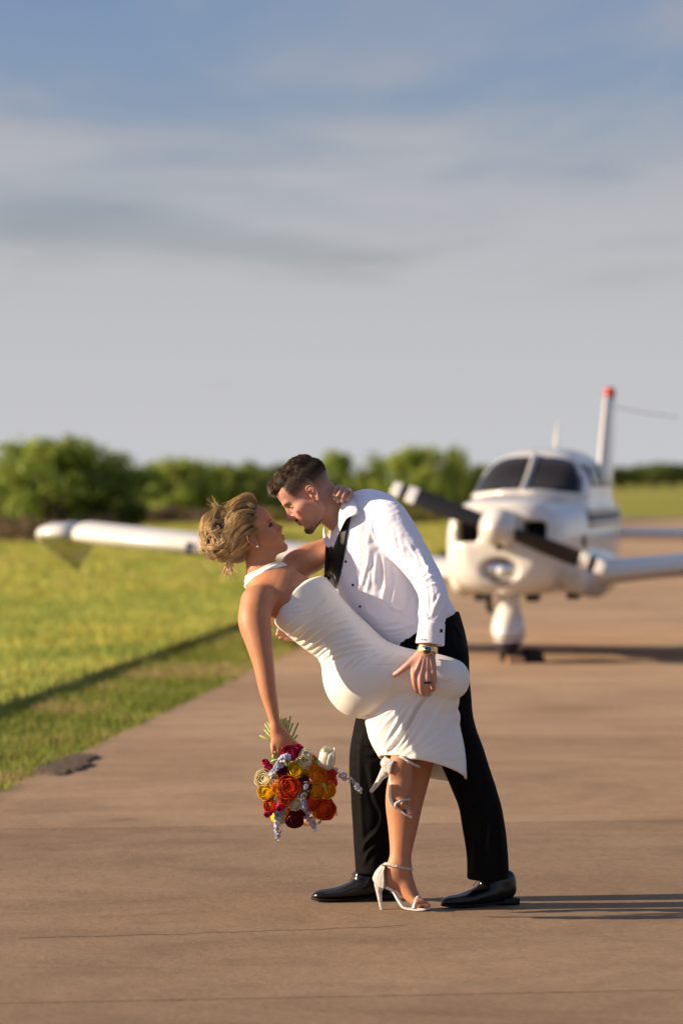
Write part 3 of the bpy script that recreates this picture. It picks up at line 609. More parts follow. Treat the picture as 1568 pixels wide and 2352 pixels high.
# wings
def airfoil(n=12, t=0.13):
    xs = (1 - np.cos(np.linspace(0, np.pi, n))) / 2; yt = 5 * t * (0.2969 * np.sqrt(xs) - 0.126 * xs - 0.3516 * xs ** 2 + 0.2843 * xs ** 3 - 0.1015 * xs ** 4)
    return np.concatenate([np.stack([xs, yt * 1.15], 1), np.stack([xs, -yt * 0.85], 1)[::-1][1:-1]])
def wing(stations, name, t=0.13, mt=None, par=None):
    """stations: (y, x of leading edge, z, chord, droop at the rear)"""
    af = airfoil(12, t); A = []
    for y, xl, z, c, dp in stations: A += [(xl - a[0] * c, y, z + a[1] * c * (1 if c > 0.3 else 0.7) - dp * a[0] ** 1.6) for a in af]
    n = len(af); m_ = len(stations); F_ = [(i * n + k, (i + 1) * n + k, (i + 1) * n + (k + 1) % n, i * n + (k + 1) % n) for i in range(m_ - 1) for k in range(n)] + [tuple(range(n)), tuple((m_ - 1) * n + k for k in range(n))[::-1]]
    b = MB(); b.add(A, F_); return part(b, name, mt or M_white, True, par)
for q in (-1, 1):
    w0 = wing([(q * 0.35, -0.50, 0.70, 1.95, 0), (q * 0.75, -0.66, 0.735, 1.75, 0), (q * 1.1, -0.75, 0.77, 1.62, 0), (q * 2.6, -0.75, 0.912, 1.60, 0), (q * 4.15, -0.75, 1.058, 1.60, 0)], 'wing')
    tipo = wing([(q * 4.16, -0.75, 1.06, 1.60, 0.0), (q * 4.32, -0.76, 1.072, 1.60, 0.05), (q * 4.46, -0.82, 1.075, 1.56, 0.16), (q * 4.56, -0.95, 1.06, 1.44, 0.28), (q * 4.61, -1.15, 1.02, 1.24, 0.34)], 'wing_tip', 0.12, None, w0)
    b = MB(); b.box((-0.79, q * 3.05, 0.945), (0.055, 0.022, 0.055)); part(b, 'stall_strip', M_navy, False, w0)
    wing([(q * 2.4, -2.10, 0.862, 0.262, 0.02), (q * 4.1, -2.10, 1.022, 0.262, 0.02)], 'aileron', 0.10, None, w0)
    b = MB(); b.tube([(-1.5, q * 1.9, 0.78), (-1.42, q * 1.9, 0.66), (-1.30, q * 1.9, 0.65)], 0.012, 6); part(b, 'pitot_mast', M_blkp, True, w0)
    # main gear
    b = MB(); b.tube([(-1.55, q * 1.52, 0.76), (-1.55, q * 1.52, 0.30)], [0.075, 0.05], 12); lg = part(b, 'main_gear_leg', M_white)
    b = MB(); b.ell((-1.60, q * 1.52, 0.24), (0.42, 0.12, 0.17), nu=20, nv=12); part(b, 'wheel_fairing', M_white, True, lg)
    b = MB(); b.tube([(-1.55, q * 1.47, 0.17), (-1.55, q * 1.57, 0.17)], 0.168, 24); part(b, 'tyre', M_rub, True, lg)
# tail
wing([(-1.55, -5.62, 0.985, 0.74, 0), (-1.3, -5.60, 0.985, 0.78, 0), (0, -5.60, 0.985, 0.78, 0), (1.3, -5.60, 0.985, 0.78, 0), (1.55, -5.62, 0.985, 0.74, 0)], 'stabilator', 0.17)
af = airfoil(12, 0.11); A = []; SF = [(1.25, -4.75, 1.35), (1.45, -5.10, 1.10), (1.9, -5.38, 0.92), (2.3, -5.62, 0.76), (2.42, -5.70, 0.70)]
for z, xl, c in SF: A += [(xl - a[0] * c, a[1] * c, z) for a in af]
n = len(af); b = MB(); b.add(A, [(i * n + k, (i + 1) * n + k, (i + 1) * n + (k + 1) % n, i * n + (k + 1) % n) for i in range(len(SF) - 1) for k in range(n)] + [tuple(range(n)), tuple((len(SF) - 1) * n + k for k in range(n))[::-1]]); fin = part(b, 'tail_fin', M_white)
b = MB(); b.tube([(-5.98, 0, 2.41), (-5.98, 0, 2.46), (-5.98, 0, 2.505), (-5.98, 0, 2.52)], [0.055, 0.06, 0.05, 0.02], 14); part(b, 'beacon_light', M_red, True, fin)
b = MB(); b.tube([(-6.2, 0.01, 2.32), (-6.5, 0.3, 2.26), (-6.7, 0.62, 2.22)], 0.004, 5); part(b, 'antenna_wire', M_blkp, True, fin)
b = MB(); b.tube([(-2.5, 0.0, 1.84), (-2.58, 0.0, 2.0), (-2.72, 0.0, 2.13)], [0.018, 0.014, 0.008], 6); part(b, 'whip_antenna', M_white)
# nose gear
b = MB(); b.tube([(-0.05, 0, 0.66), (0.0, 0, 0.52), (0.0, 0, 0.36)], [0.085, 0.085, 0.10], 14); ng = part(b, 'nose_gear_leg', M_white)
ngS = SDF(); ngS.tube([((0.18, 0, 0.24), 0.10, 0.085), ((0.05, 0, 0.27), 0.17, 0.13), ((-0.2, 0, 0.26), 0.13, 0.11), ((-0.5, 0, 0.27), 0.03, 0.03)], k=0.02, vdir=(0, 1, 0)); ngS.tube([((0.03, 0, 0.30), 0.10, 0.12), ((0.0, 0, 0.48), 0.07, 0.10)], k=0.08)
ngS.custom(lambda p: (0.085 - p[:, 2]).astype(np.float32), (-1, -1, 0), (1, 1, 1), k=0.005)
V, Q = ngS.mesh(0.012); V = relax(V, Q, 1); nf_ = link('wheel_fairing', mesh('nose_fairing', V, Q), M_white, ng)
for za, zb2, mt in ((0.09, 0.185, M_navy), (0.215, 0.232, M_navy)):
    st_ = SDF(); st_.ops = [(lambda p, f=ngS: f.value(p, 0.05) - 0.004, np.array((-0.6, -0.2, 0.05)), np.array((0.35, 0.2, 0.6)), 0.0, 'u')]; st_.custom(lambda p, a=za, c=zb2: np.maximum(a - p[:, 2], p[:, 2] - c).astype(np.float32), (-1, -1, 0), (1, 1, 1), k=0.0)
    V, Q = st_.mesh(0.012); link('fairing_stripe', mesh('fairing_stripe', V, Q), mt, nf_)
b = MB(); b.tube([(0.0, -0.065, 0.165), (0.0, -0.05, 0.165), (0.0, 0.05, 0.165), (0.0, 0.065, 0.165)], [0.14, 0.165, 0.165, 0.14], 28); part(b, 'tyre', M_rub, True, ng)
b = MB(); b.tube([(0.1, -0.16, 0.62), (0.0, -0.17, 0.46), (-0.08, -0.17, 0.44)], 0.03, 8); part(b, 'exhaust_pipe', M_blkp)
for x, y in ((-0.3, 0.16), (-0.9, 0.42), (-0.35, -0.3)): b = MB(); b.box((x, y, 0.545), (0.09, 0.05, 0.03)); part(b, 'cowl_flap', M_blkp, False)
# chocks
cm_ = MB(); cm_.add([(-0.11, -0.12, 0.002), (0.11, -0.12, 0.002), (0.11, 0.12, 0.002), (-0.11, 0.12, 0.002), (-0.02, -0.12, 0.115), (0.06, -0.12, 0.115), (0.06, 0.12, 0.115), (-0.02, 0.12, 0.115)], [(3, 2, 1, 0), (4, 5, 6, 7), (0, 1, 5, 4), (1, 2, 6, 5), (2, 3, 7, 6), (3, 0, 4, 7)])
def chock(px, py, mt, label, rz): me_ = cm_.me('wheel_chock', False); o = link('wheel_chock', me_, mt); o.location = G(px, py); o.rotation_euler.z = rz; bm = bmesh.new(); bm.from_mesh(me_); bmesh.ops.bevel(bm, geom=bm.edges[:], offset=0.008, segments=2, affect='EDGES'); bm.to_mesh(me_); bm.free(); tag(o, label, 'wheel chock'); return o
chock(1216, 1521, M_rub, 'black rubber wheel chock beside the nose wheel of the aeroplane', 0.3)
chock(1183, 1524, mat('weathered_wood', (0.30, 0.17, 0.10), rough=0.85, noise=(20, 0.3)), 'brown wooden wheel chock in front of the nose wheel', 1.75).scale = (0.55, 0.6, 0.6)
# ------------------------------------------------------------------ the couple
PXM = 1.0 / PPM
def pt(px, py, dy, ru, rv=None): return (P(px, py, dy), ru * PXM, (ru * PXM if rv is None else rv))
def frame(fwd, up):
    f = np.array(fwd, float); f /= np.linalg.norm(f); u = np.array(up, float); u -= f * (u @ f); u /= np.linalg.norm(u)
    return np.stack([f, np.cross(u, f), u], 1)
def head(s, O, M, sc, fem):
    """face and skull, millimetres, x forward, y to the left, z up from the ear hole"""
    s.T = (np.array(O, float), M, 0.001 * sc)
    s.ell((-4, 0, 58), (97, 75, 76), k=1)
    s.ell((20, 0, 66 if not fem else 64), (72, 66, 62), k=20)                       # brow and forehead
    s.ell((40, 0, 0), (52, 58, 58), k=25)                                           # mid face
    jw = 50 if not fem else 44
    for q in (-1, 1):
        s.tube([((0, q * jw, -20), 15, 12), ((8, q * jw, -54), 15, 12), ((45, q * (jw - 14), -74), 14, 12), ((80, q * 10, -82), 14, 13)], k=18)
        s.ell((54, q * 46, -6), (24, 17, 17), k=18)                                 # cheekbone
        s.ell((66, q * 32, -34), (22, 20, 24), k=22)
    s.ell((44, 0, -54), (46, 38, 34), k=20)
    s.ell((83, 0, -78) if not fem else (80, 0, -76), (15, 18, 15) if not fem else (13, 15, 13), k=14)
    s.tube([((80, -34, 36), 9, 9), ((90, 0, 38), 9, 9), ((80, 34, 36), 9, 9)], k=14, vdir=(0, 0, 1))
    for q in (-1, 1): s.ell((92, q * 32, 18), (17, 18, 12), k=12, mode='s')
    n0 = [((86, 0, 32), 7, 7), ((98, 0, 14), 6.5, 7), ((109, 0, -2), 7.5, 8.5), ((114, 0, -11), 8.5, 9.5)] if not fem else [((85, 0, 31), 6.5, 6.5), ((95, 0, 14), 5.5, 6.5), ((106, 0, -1), 6.5, 7.5), ((112, 0, -8), 7, 8)]
    s.tube(n0, k=9)
    s.ell((86, 0, 4), (17, 13, 28), k=10); s.ell((92, 0, -14), (15, 13, 12), k=8)
    s.ell((24, 0, -22), (52, 60 if not fem else 55, 48), k=25)
    for q in (-1, 1): s.ell((100, q * 11.5, -15), (11, 6.5, 7.5), k=5)
    s.ell((98, 0, -19), (10, 9, 5), k=6)
    for q in (-1, 1): s.ell((104, q * 6.5, -22), (5, 2.6, 4), k=3, mode='s')
    s.ell((80, 0, -43), (20, 27, 24), k=14)
    s.tube([((84, -23, -45), 3.5, 3.5), ((97, -9, -40.5), 5.2, 5.2), ((100.5, 0, -41), 4.6, 4.6), ((97, 9, -40.5), 5.2, 5.2), ((84, 23, -45), 3.5, 3.5)], k=4, vdir=(1, 0, 0))
    s.tube([((84, -21, -48), 3.5, 3.5), ((97, 0, -53), 6.4, 6.4), ((84, 21, -48), 3.5, 3.5)], k=4, vdir=(1, 0, 0))
    s.tube([((84, -24, -46.5), 1.6, 1.6), ((104, 0, -46.8), 1.6, 1.6), ((84, 24, -46.5), 1.6, 1.6)], k=2.5, mode='s', vdir=(1, 0, 0))
    s.ell((100, 0, -64), (8, 16, 6), k=8, mode='s')
    for q in (-1, 1): s.ell((71, q * 31, 17), (12.8, 13.5, 12.2), k=3)              # lid over the eyeball
    for q in (-1, 1):                                                              # ear
        E = frame((1, 0, 0.22), (-0.22, 0, 1)); yy = q * 74
        s.ell((-7, yy, 3), (15, 8, 26), M=E, k=7)
        s.ell((-3, yy + q * 8, 7), (10, 6, 18), M=E, k=5, mode='s')
        s.tube([((5, yy + q * 4, 14), 3.3, 3.3), ((2, yy + q * 9, 30), 3.6, 3.6), ((-13, yy + q * 11, 32), 3.6, 3.6), ((-22, yy + q * 11, 14), 3.6, 3.6), ((-18, yy + q * 8, -8), 3.6, 3.6), ((-6, yy + q * 4, -25), 6, 6)], k=4, vdir=(1, 0, 0))
        s.ell((3, yy + q * 3, -2), (4, 5, 6), k=4)
    s.T = None
def to_local(V, O, M, sc): return ((V - np.array(O)) @ M) / (0.001 * sc)
def finger(s, pts, r0, r1, k=0.004):
    n = len(pts); s.tube([pt(*p, r0 + (r1 - r0) * i / (n - 1)) for i, p in enumerate(pts)], n=3, k=k)
def front_dy(sdf, px, py, y0=-0.45, y1=0.5, n=140):
    """depth at which a line of sight first meets a shape"""
    px = np.atleast_1d(px).astype(float); py = np.atleast_1d(py).astype(float); ys = np.linspace(y0, y1, n)
    f = (1 + ys / CAM_D) / PPM
    X = (px[:, None] - 784) * f; Z = CAM_H - (py[:, None] - 1095) * f; Y = np.broadcast_to(ys, X.shape)
    p = np.stack([X, Y, Z], -1).reshape(-1, 3); v = np.concatenate([sdf.value(c) for c in np.array_split(p, max(1, len(p) // 20000))]).reshape(X.shape)
    neg = v < 0; i = neg.argmax(1); hit = neg.any(1); i = np.where(hit, i, v.argmin(1)); j = np.maximum(i - 1, 0)
    a, b = v[np.arange(len(px)), j], v[np.arange(len(px)), i]; t = np.where(hit & (i > 0), a / np.where(a == b, 1, a - b), 0)
    return ys[j] + np.clip(t, 0, 1) * (ys[1] - ys[0]), hit
def strands(PT, r0, r1, col):
    """hair: PT[n, k, 3] swept as thin three-sided strands"""
    n, k, _ = PT.shape; T = np.gradient(PT, axis=1); T /= np.linalg.norm(T, axis=2, keepdims=True) + 1e-9
    a = np.cross(T, np.array((0.31, 0.9, 0.2))); a /= np.linalg.norm(a, axis=2, keepdims=True) + 1e-9; b = np.cross(T, a)
    r = (r0 + (r1 - r0) * np.linspace(0, 1, k) ** 2)[None, :, None]; V = []
    for j in range(3):
        an = 2 * math.pi * j / 3; V.append(PT + r * (math.cos(an) * a + math.sin(an) * b))
    V = np.stack(V, 2).reshape(-1, 3)
    I = (np.arange(n)[:, None, None] * k + np.arange(k - 1)[None, :, None]) * 3 + np.arange(3)[None, None, :]
    J = (np.arange(n)[:, None, None] * k + np.arange(k - 1)[None, :, None]) * 3 + (np.arange(3)[None, None, :] + 1) % 3
    Q = np.stack([I, J, J + 3, I + 3], -1).reshape(-1, 4)
    C = np.repeat(np.repeat(col[:, None, None, :], k, 1), 3, 2).reshape(-1, 3) if col.ndim == 2 else np.repeat(col[:, :, None, :], 3, 2).reshape(-1, 3)
    return V, Q, C

M_skin = mat('skin', attr=True, rough=0.52, spec=0.35, sss=0.12, noise=(45, 0.07, 5), bump=(260, 0.15, 0.003))
M_shirt = mat('shirt_cotton', (0.85, 0.85, 0.95), rough=0.75, spec=0.25, sheen=0.15, bump=(14, 0.25, 0.02, 4), trans=0.0)
M_dress = mat('ivory_satin_crepe', (0.83, 0.805, 0.75), rough=0.5, spec=0.35, sheen=0.1, bump=(9, 0.12, 0.02, 3))
M_trou = mat('black_wool', (0.003, 0.0028, 0.003), rough=0.8, spec=0.10, bump=(10, 0.2, 0.03, 4))
M_black = mat('black_satin', (0.005, 0.005, 0.006), rough=0.55, spec=0.3)
M_leather = mat('black_polished_leather', (0.006, 0.006, 0.008), rough=0.22, spec=0.4, coat=0.12, bump=(30, 0.10, 0.01))
M_gold = mat('gold', (0.86, 0.58, 0.18), rough=0.22, metal=1.0)
M_dial = mat('navy_dial', (0.01, 0.016, 0.03), rough=0.2, coat=0.4)
M_hairM = mat('dark_brown_hair', attr=True, rough=0.38, spec=0.5)
M_hairW = mat('blonde_hair', attr=True, rough=0.4, spec=0.5)
M_soleT = mat('tan_leather', (0.42, 0.24, 0.12), rough=0.5)
M_shoeW = mat('white_leather', (0.8, 0.78, 0.76), rough=0.35, coat=0.2)
def pearl_mat():
    m = mat('pearl_beads', (0.82, 0.79, 0.76), rough=0.22, coat=0.6); t = m.node_tree; b = t.nodes['Principled BSDF']
    v = t.nodes.new('ShaderNodeTexVoronoi'); v.inputs['Scale'].default_value = 230; v.inputs['Randomness'].default_value = 0.25
    tcn = t.nodes.new('ShaderNodeTexCoord'); t.links.new(tcn.outputs['Object'], v.inputs['Vector'])
    bp = t.nodes.new('ShaderNodeBump'); bp.invert = True; bp.inputs['Strength'].default_value = 1.0; bp.inputs['Distance'].default_value = 0.006
    t.links.new(v.outputs['Distance'], bp.inputs['Height']); t.links.new(bp.outputs[0], b.inputs['Normal'])
    r = t.nodes.new('ShaderNodeValToRGB'); r.color_ramp.elements[0].color = (0.88, 0.85, 0.82, 1); r.color_ramp.elements[1].color = (0.62, 0.58, 0.55, 1)
    r.color_ramp.elements[0].position = 0.3; r.color_ramp.elements[1].position = 0.75
    t.links.new(v.outputs['Distance'], r.inputs[0]); t.links.new(r.outputs[0], b.inputs['Base Color']); return m
M_pearl = pearl_mat()

def px_dir(x, y, dy=0.0): return np.array((x, dy, -y), float)
# ---- the man: leaning over her, facing left
mO = P(716, 1138, 0.07); mM = frame(px_dir(-0.755, 0.655, -0.03), px_dir(-0.655, -0.755, 0.0)); mS = 1.06
man = SDF()
head(man, mO, mM, mS, False)
man.tube([pt(722, 1128, 0.08, 40, 0.055), pt(757, 1160, 0.09, 44, 0.062), pt(795, 1185, 0.11, 50, 0.07), pt(835, 1215, 0.14, 60, 0.12)], k=0.02)
man.tube([pt(850, 1215, 0.14, 60, 0.14), pt(880, 1290, 0.14, 90, 0.165), pt(915, 1370, 0.15, 88, 0.155), pt(965, 1450, 0.15, 72, 0.15), pt(985, 1510, 0.15, 70, 0.15)], k=0.02)
man.tube([pt(890, 1200, 0.02, 34), pt(935, 1260, -0.05, 30), pt(982, 1335, -0.13, 24), pt(992, 1390, -0.18, 23), pt(986, 1450, -0.215, 20), pt(982, 1492, -0.225, 18.5, 0.026)], k=0.02)
man.tube([pt(860, 1200, 0.28, 34), pt(800, 1330, 0.36, 28), pt(720, 1430, 0.25, 22), pt(680, 1455, 0.16, 18)], k=0.02)
man.tube([pt(1005, 1520, 0.05, 50), pt(1030, 1662, 0.03, 42), pt(1090, 1825, -0.01, 33), pt(1114, 1940, -0.02, 26), pt(1118, 1972, -0.02, 22)], k=0.02)
man.tube([pt(925, 1520, 0.22, 50), pt(862, 1747, 0.18, 42), pt(860, 1893, 0.16, 32), pt(862, 1950, 0.15, 24), pt(862, 1975, 0.15, 20)], k=0.02)
# near hand on her thigh
man.tube([pt(982, 1490, -0.225, 19, 0.026), pt(975, 1512, -0.245, 25, 0.022), pt(972, 1532, -0.256, 30, 0.019), pt(972, 1548, -0.258, 28, 0.016)], k=0.012)
finger(man, [(950, 1543, -0.262), (951, 1558, -0.272), (954, 1573, -0.268), (958, 1584, -0.246), (961, 1588, -0.222)], 7.6, 6.4)
finger(man, [(965, 1547, -0.264), (965, 1562, -0.277), (967, 1578, -0.274), (970, 1590, -0.250), (972, 1594, -0.222)], 7.8, 6.4)
finger(man, [(981, 1547, -0.262), (980, 1562, -0.275), (980, 1578, -0.272), (981, 1590, -0.248), (983, 1593, -0.220)], 7.5, 6.2)
finger(man, [(995, 1543, -0.254), (996, 1556, -0.264), (995, 1569, -0.262), (994, 1580, -0.240), (994, 1584, -0.215)], 6.8, 5.6)
finger(man, [(957, 1510, -0.240), (944, 1522, -0.252), (929, 1534, -0.252), (916, 1544, -0.246), (906, 1550, -0.242)], 9.0, 6.0, k=0.008)
for kx, ky in ((951, 1548), (966, 1551), (981, 1551), (995, 1546)): man.ell(P(kx, ky, -0.268), (0.010, 0.009, 0.010), k=0.008)
for a, b in (((970, 1505), (953, 1545)), ((976, 1505), (967, 1548)), ((982, 1505), (981, 1548)), ((988, 1508), (993, 1544))):
    man.tube([(P(*a, -0.262), 0.003, 0.003), (P((a[0] + b[0]) / 2, (a[1] + b[1]) / 2, -0.2725), 0.0035, 0.0035), (P(*b, -0.273), 0.004, 0.004)], k=0.007)
# far hand round her back, finger ends showing below her arm
man.ell(P(688, 1455, 0.14), (0.05, 0.03, 0.035), k=0.02)
for i, (fx, fy) in enumerate(((640, 1448), (638, 1457), (645, 1464), (656, 1468))): finger(man, [(684, 1452 + 4 * i, 0.12), (662, 1454 + 3.2 * i, 0.09), (fx + 6, fy, 0.055), (fx, fy, 0.03)], 7, 5.5)
V, Q = man.mesh(0.0034); V = relax(V, Q, 1, 0.3)
def blob(Lc, c, r, soft=1.0): return np.exp(-((((Lc - np.array(c)) / np.array(r)) ** 2).sum(1)) ** soft)
def mixc(C, col, a): return C * (1 - a[:, None]) + np.array(col) * a[:, None]
Lm = to_local(V, mO, mM, mS); La = Lm.copy(); La[:, 1] = np.abs(La[:, 1])
C = np.tile(np.array((0.52, 0.275, 0.205)), (len(V), 1))
isH = (Lm[:, 2] > -110) & (np.abs(Lm[:, 0]) < 140) & (np.abs(Lm[:, 1]) < 110)
C = mixc(C, (0.60, 0.22, 0.15), 0.55 * isH * (blob(La, (62, 50, -18), (26, 30, 22)) + blob(La, (-8, 82, 5), (20, 14, 34)) + 0.8 * blob(La, (112, 0, -12), (14, 14, 12))).clip(0, 1))
nz = vnoise(Lm, 0.5, 3) * 0.5 + 0.5; nz2 = vnoise(Lm, 0.9, 4) * 0.5 + 0.5
beard = (blob(La, (92, 0, -82), (24, 26, 17), 2) + 0.75 * blob(La, (100, 14, -31), (11, 15, 6), 2) + 0.30 * blob(La, (50, 44, -72), (55, 30, 16), 2)).clip(0, 1) * isH
C = mixc(C, (0.11, 0.062, 0.042), beard * (0.35 + 0.5 * nz2).clip(0, 0.75)); beardW = (blob(La, (92, 0, -88), (26, 27, 14), 2) + 0.45 * blob(La, (62, 30, -86), (36, 24, 12), 2) + 0.7 * blob(La, (100, 13, -31), (12, 14, 5), 2)).clip(0, 1) * isH; VM0 = V.copy(); NM0 = normals(V, Q)
lips = (blob(La, (98, 0, -41), (12, 17, 3.6), 2) + blob(La, (96, 0, -53), (12, 16, 4.5), 2)).clip(0, 1) * isH * (Lm[:, 0] > 86)
C = mixc(C, (0.42, 0.15, 0.13), lips * 0.8)
C = mixc(C, (0.10, 0.04, 0.03), isH * (Lm[:, 0] > 84) * np.exp(-((Lm[:, 2] + 46.6) / 1.6) ** 2) * (La[:, 1] < 24) * 0.8)
brow = blob(La, (84, 26, 37), (14, 21, 4.2), 2) * isH; C = mixc(C, (0.07, 0.04, 0.028), brow * 0.85)
lash = isH * (La[:, 1] > 18) * (La[:, 1] < 46) * (Lm[:, 0] > 72) * np.exp(-((Lm[:, 2] - 10.5) / 2.4) ** 2); C = mixc(C, (0.03, 0.018, 0.014), lash * 0.95)
# clipped sides of the hair, shading into skin
fade = isH * np.clip((Lm[:, 2] - 18 + 0.16 * np.maximum(Lm[:, 0], 0) + (Lm[:, 0] < -30) * 28) / 48, 0, 1) * np.clip((58 + 0.10 * Lm[:, 2] - Lm[:, 0]) / 14, 0, 1)
fade = fade * (1 - blob(La, (-8, 84, 5), (26, 11, 40), 3))
C = mixc(C, (0.045, 0.028, 0.02), (fade * (0.72 + 0.35 * nz)).clip(0, 0.93))
hd = (Lm[:, 0] > 90) & isH
X_, Y_ = px_of(V)
kn = np.zeros(len(V))
for kx, ky in ((950, 1551), (966, 1556), (981, 1556), (995, 1551), (954, 1575), (967, 1580)): kn += np.exp(-((X_ - kx) ** 2 + (Y_ - ky) ** 2) / 36)
C = mixc(C, (0.60, 0.26, 0.17), (kn * (V[:, 1] < -0.2)).clip(0, 1) * 0.5)
nail = (np.exp(-(((X_ - 908.5) / 4.5) ** 2 + ((Y_ - 1546.5) / 3) ** 2) ** 2)) * (V[:, 1] < -0.2); C = mixc(C, (0.72, 0.42, 0.36), nail * 0.9)
fadeW = fade.copy(); pm = link('person', mesh('man_body', V, Q, C), M_skin)
tag(pm, 'dark haired man in white shirt and black trousers leaning over woman in ivory dress', 'person')
# man's hair: a cap with a longer curly top
hm = SDF(); hm.T = (mO, mM, 0.001 * mS)
hm.ell((-2, 0, 66), (93, 73, 71), k=1); hm.ell((24, 0, 98), (66, 54, 34), k=22); hm.ell((66, 0, 97), (26, 40, 20), k=14); hm.ell((-34, 0, 97), (48, 50, 38), k=18)
def hcut(p): return np.maximum(np.maximum(62 - p[:, 2] + 0.45 * np.maximum(-p[:, 0] - 30, 0) * -1 - 0.20 * np.abs(p[:, 1]) * 0 + 0.30 * np.maximum(p[:, 0] - 10, 0), p[:, 0] - 96), -1000).astype(np.float32)
hm.custom(hcut, (-150, -150, -50), (150, 150, 200), k=8); hm.T = None
V, Q = hm.mesh(0.004); V = relax(V, Q, 1)
nn = normals(V, Q); Lh = to_local(V, mO, mM, mS); V = V + nn * (0.0025 * vnoise(Lh, 0.09, 5) * np.clip((Lh[:, 2] - 90) / 30, 0, 1))[:, None]
hcap = link('hair', mesh('man_hair', V, Q, np.tile((0.020, 0.012, 0.009), (len(V), 1))), M_hairM, pm); hcap['label'] = 'short dark brown hair with curly top'
Lh = to_local(V, mO, mM, mS); top = np.clip((Lh[:, 2] - 80) / 40, 0, 1); nn = normals(V, Q)
sel = rng.choice(len(V), 12000); root = V[sel]; dn = nn[sel]; tp = top[sel]; K = 6
flow = np.tile(mM[:, 0] * 0.9 + mM[:, 2] * 0.05, (len(sel), 1)) + np.stack([vnoise(root, 55, 60 + a_) for a_ in range(3)], 1) * 0.55 + rng.normal(0, 0.10, (len(sel), 3)); flow -= dn * (flow * dn).sum(1)[:, None]; flow /= np.linalg.norm(flow, axis=1, keepdims=True)
side = np.cross(dn, flow); ln = 0.006 + tp * (0.014 + 0.010 * np.clip((Lh[sel, 0] - 10) / 60, 0, 1)) * rng.uniform(0.7, 1.2, len(sel)); ph = vnoise(root, 45, 9) * 6 + rng.uniform(0, 0.5, len(sel))
tt = np.linspace(0, 1, K)
PT = root[:, None] + (flow * ln[:, None])[:, None] * tt[None, :, None] + (dn * (0.06 + 0.34 * tp * (0.5 + 0.5 * vnoise(root, 60, 77)))[:, None] * ln[:, None])[:, None] * (np.sin(tt * 2.6))[None, :, None]
cw = (0.0035 * tp)[:, None] * np.sin(tt[None] * 5 + ph[:, None]) * tt[None]; PT += side[:, None] * cw[:, :, None]
bc = np.array((0.090, 0.046, 0.024)) * rng.uniform(0.4, 1.6, (len(sel), 1)) * (1.0 + 0.5 * vnoise(root, 50, 78))[:, None] * (0.45 + 0.55 * tp)[:, None]
V, Q, Cc = strands(PT, 0.0006, 0.0003, bc)
link('hair_strands', mesh('man_strands', V, Q, Cc), M_hairM, hcap)
# clipped sides
wgt = fadeW * (fadeW > 0.3) * (Lm[:, 2] > 38) * (1 - blob(La, (-8, 84, 5), (28, 14, 42), 3)).clip(0, 1); wgt /= wgt.sum(); sl_ = rng.choice(len(VM0), 9000, p=wgt); rt = VM0[sl_]; dn_ = NM0[sl_]
fl_ = np.tile(-mM[:, 2] * 0.8 - mM[:, 0] * 0.5, (len(sl_), 1)) + dn_ * 0.5 + rng.normal(0, 0.2, (len(sl_), 3)); fl_ /= np.linalg.norm(fl_, axis=1, keepdims=True); l_ = (0.0025 + 0.0075 * np.clip((Lm[sl_, 2] - 50) / 35, 0, 1)) * rng.uniform(0.7, 1.2, len(sl_))
PT = rt[:, None] + (fl_ * l_[:, None])[:, None] * np.linspace(0, 1, 3)[None, :, None]
V, Q, Cc = strands(PT, 0.0006, 0.0004, np.array((0.040, 0.024, 0.016)) * rng.uniform(0.5, 1.5, (len(sl_), 1))); link('clipped_hair', mesh('man_sides', V, Q, Cc), M_hairM, hcap)
# front curls and goatee
gd = SDF()
PTs = []; cc = []
for cx, cy, n in ((622, 1116, 80), (624, 1126, 90), (629, 1105, 60), (633, 1133, 40), (638, 1097, 50), (632, 1118, 80)):
    for _ in range(n):
        a0 = rng.uniform(0, 6.28); r = rng.uniform(3, 7); turn = rng.uniform(2.5, 4.5); ox, oy, od = rng.normal(0, 3), rng.normal(0, 3.5), rng.uniform(-0.035, 0.035) + 0.07
        th = a0 + turn * np.linspace(0, 1, 8); PTs.append([P(cx + ox + r * math.cos(t), cy + oy + r * math.sin(t), od + 0.004 * i) for i, t in enumerate(th)]); cc.append(np.array((0.062, 0.035, 0.02)) * rng.uniform(0.4, 1.7))
V, Q, Cc = strands(np.array(PTs), 0.0007, 0.0004, np.array(cc)); link('hair_curls', mesh('man_curls', V, Q, Cc), M_hairM, hcap)
PTs = []; cc = []; Vb, Nb = VM0, NM0
wgt = beardW * (beardW > 0.15); wgt = wgt / wgt.sum(); sl_ = rng.choice(len(Vb), 1500, p=wgt)
fdn = mM @ np.array((0.35, 0, -0.85))
for i in sl_:
    d_ = Nb[i] * 0.55 + fdn * 0.6 + rng.normal(0, 0.18, 3); d_ /= np.linalg.norm(d_); ln_ = rng.uniform(0.002, 0.0045) * (0.45 + 0.75 * beardW[i]); PTs.append([Vb[i] - d_ * 0.0006, Vb[i] + d_ * ln_ * 0.5, Vb[i] + d_ * ln_ + fdn * 0.001]); cc.append(np.array((0.075, 0.043, 0.028)) * rng.uniform(0.5, 1.5))
V, Q, Cc = strands(np.array(PTs), 0.0005, 0.0003, np.array(cc)); link('goatee', mesh('goatee', V, Q, Cc), M_hairM, pm)

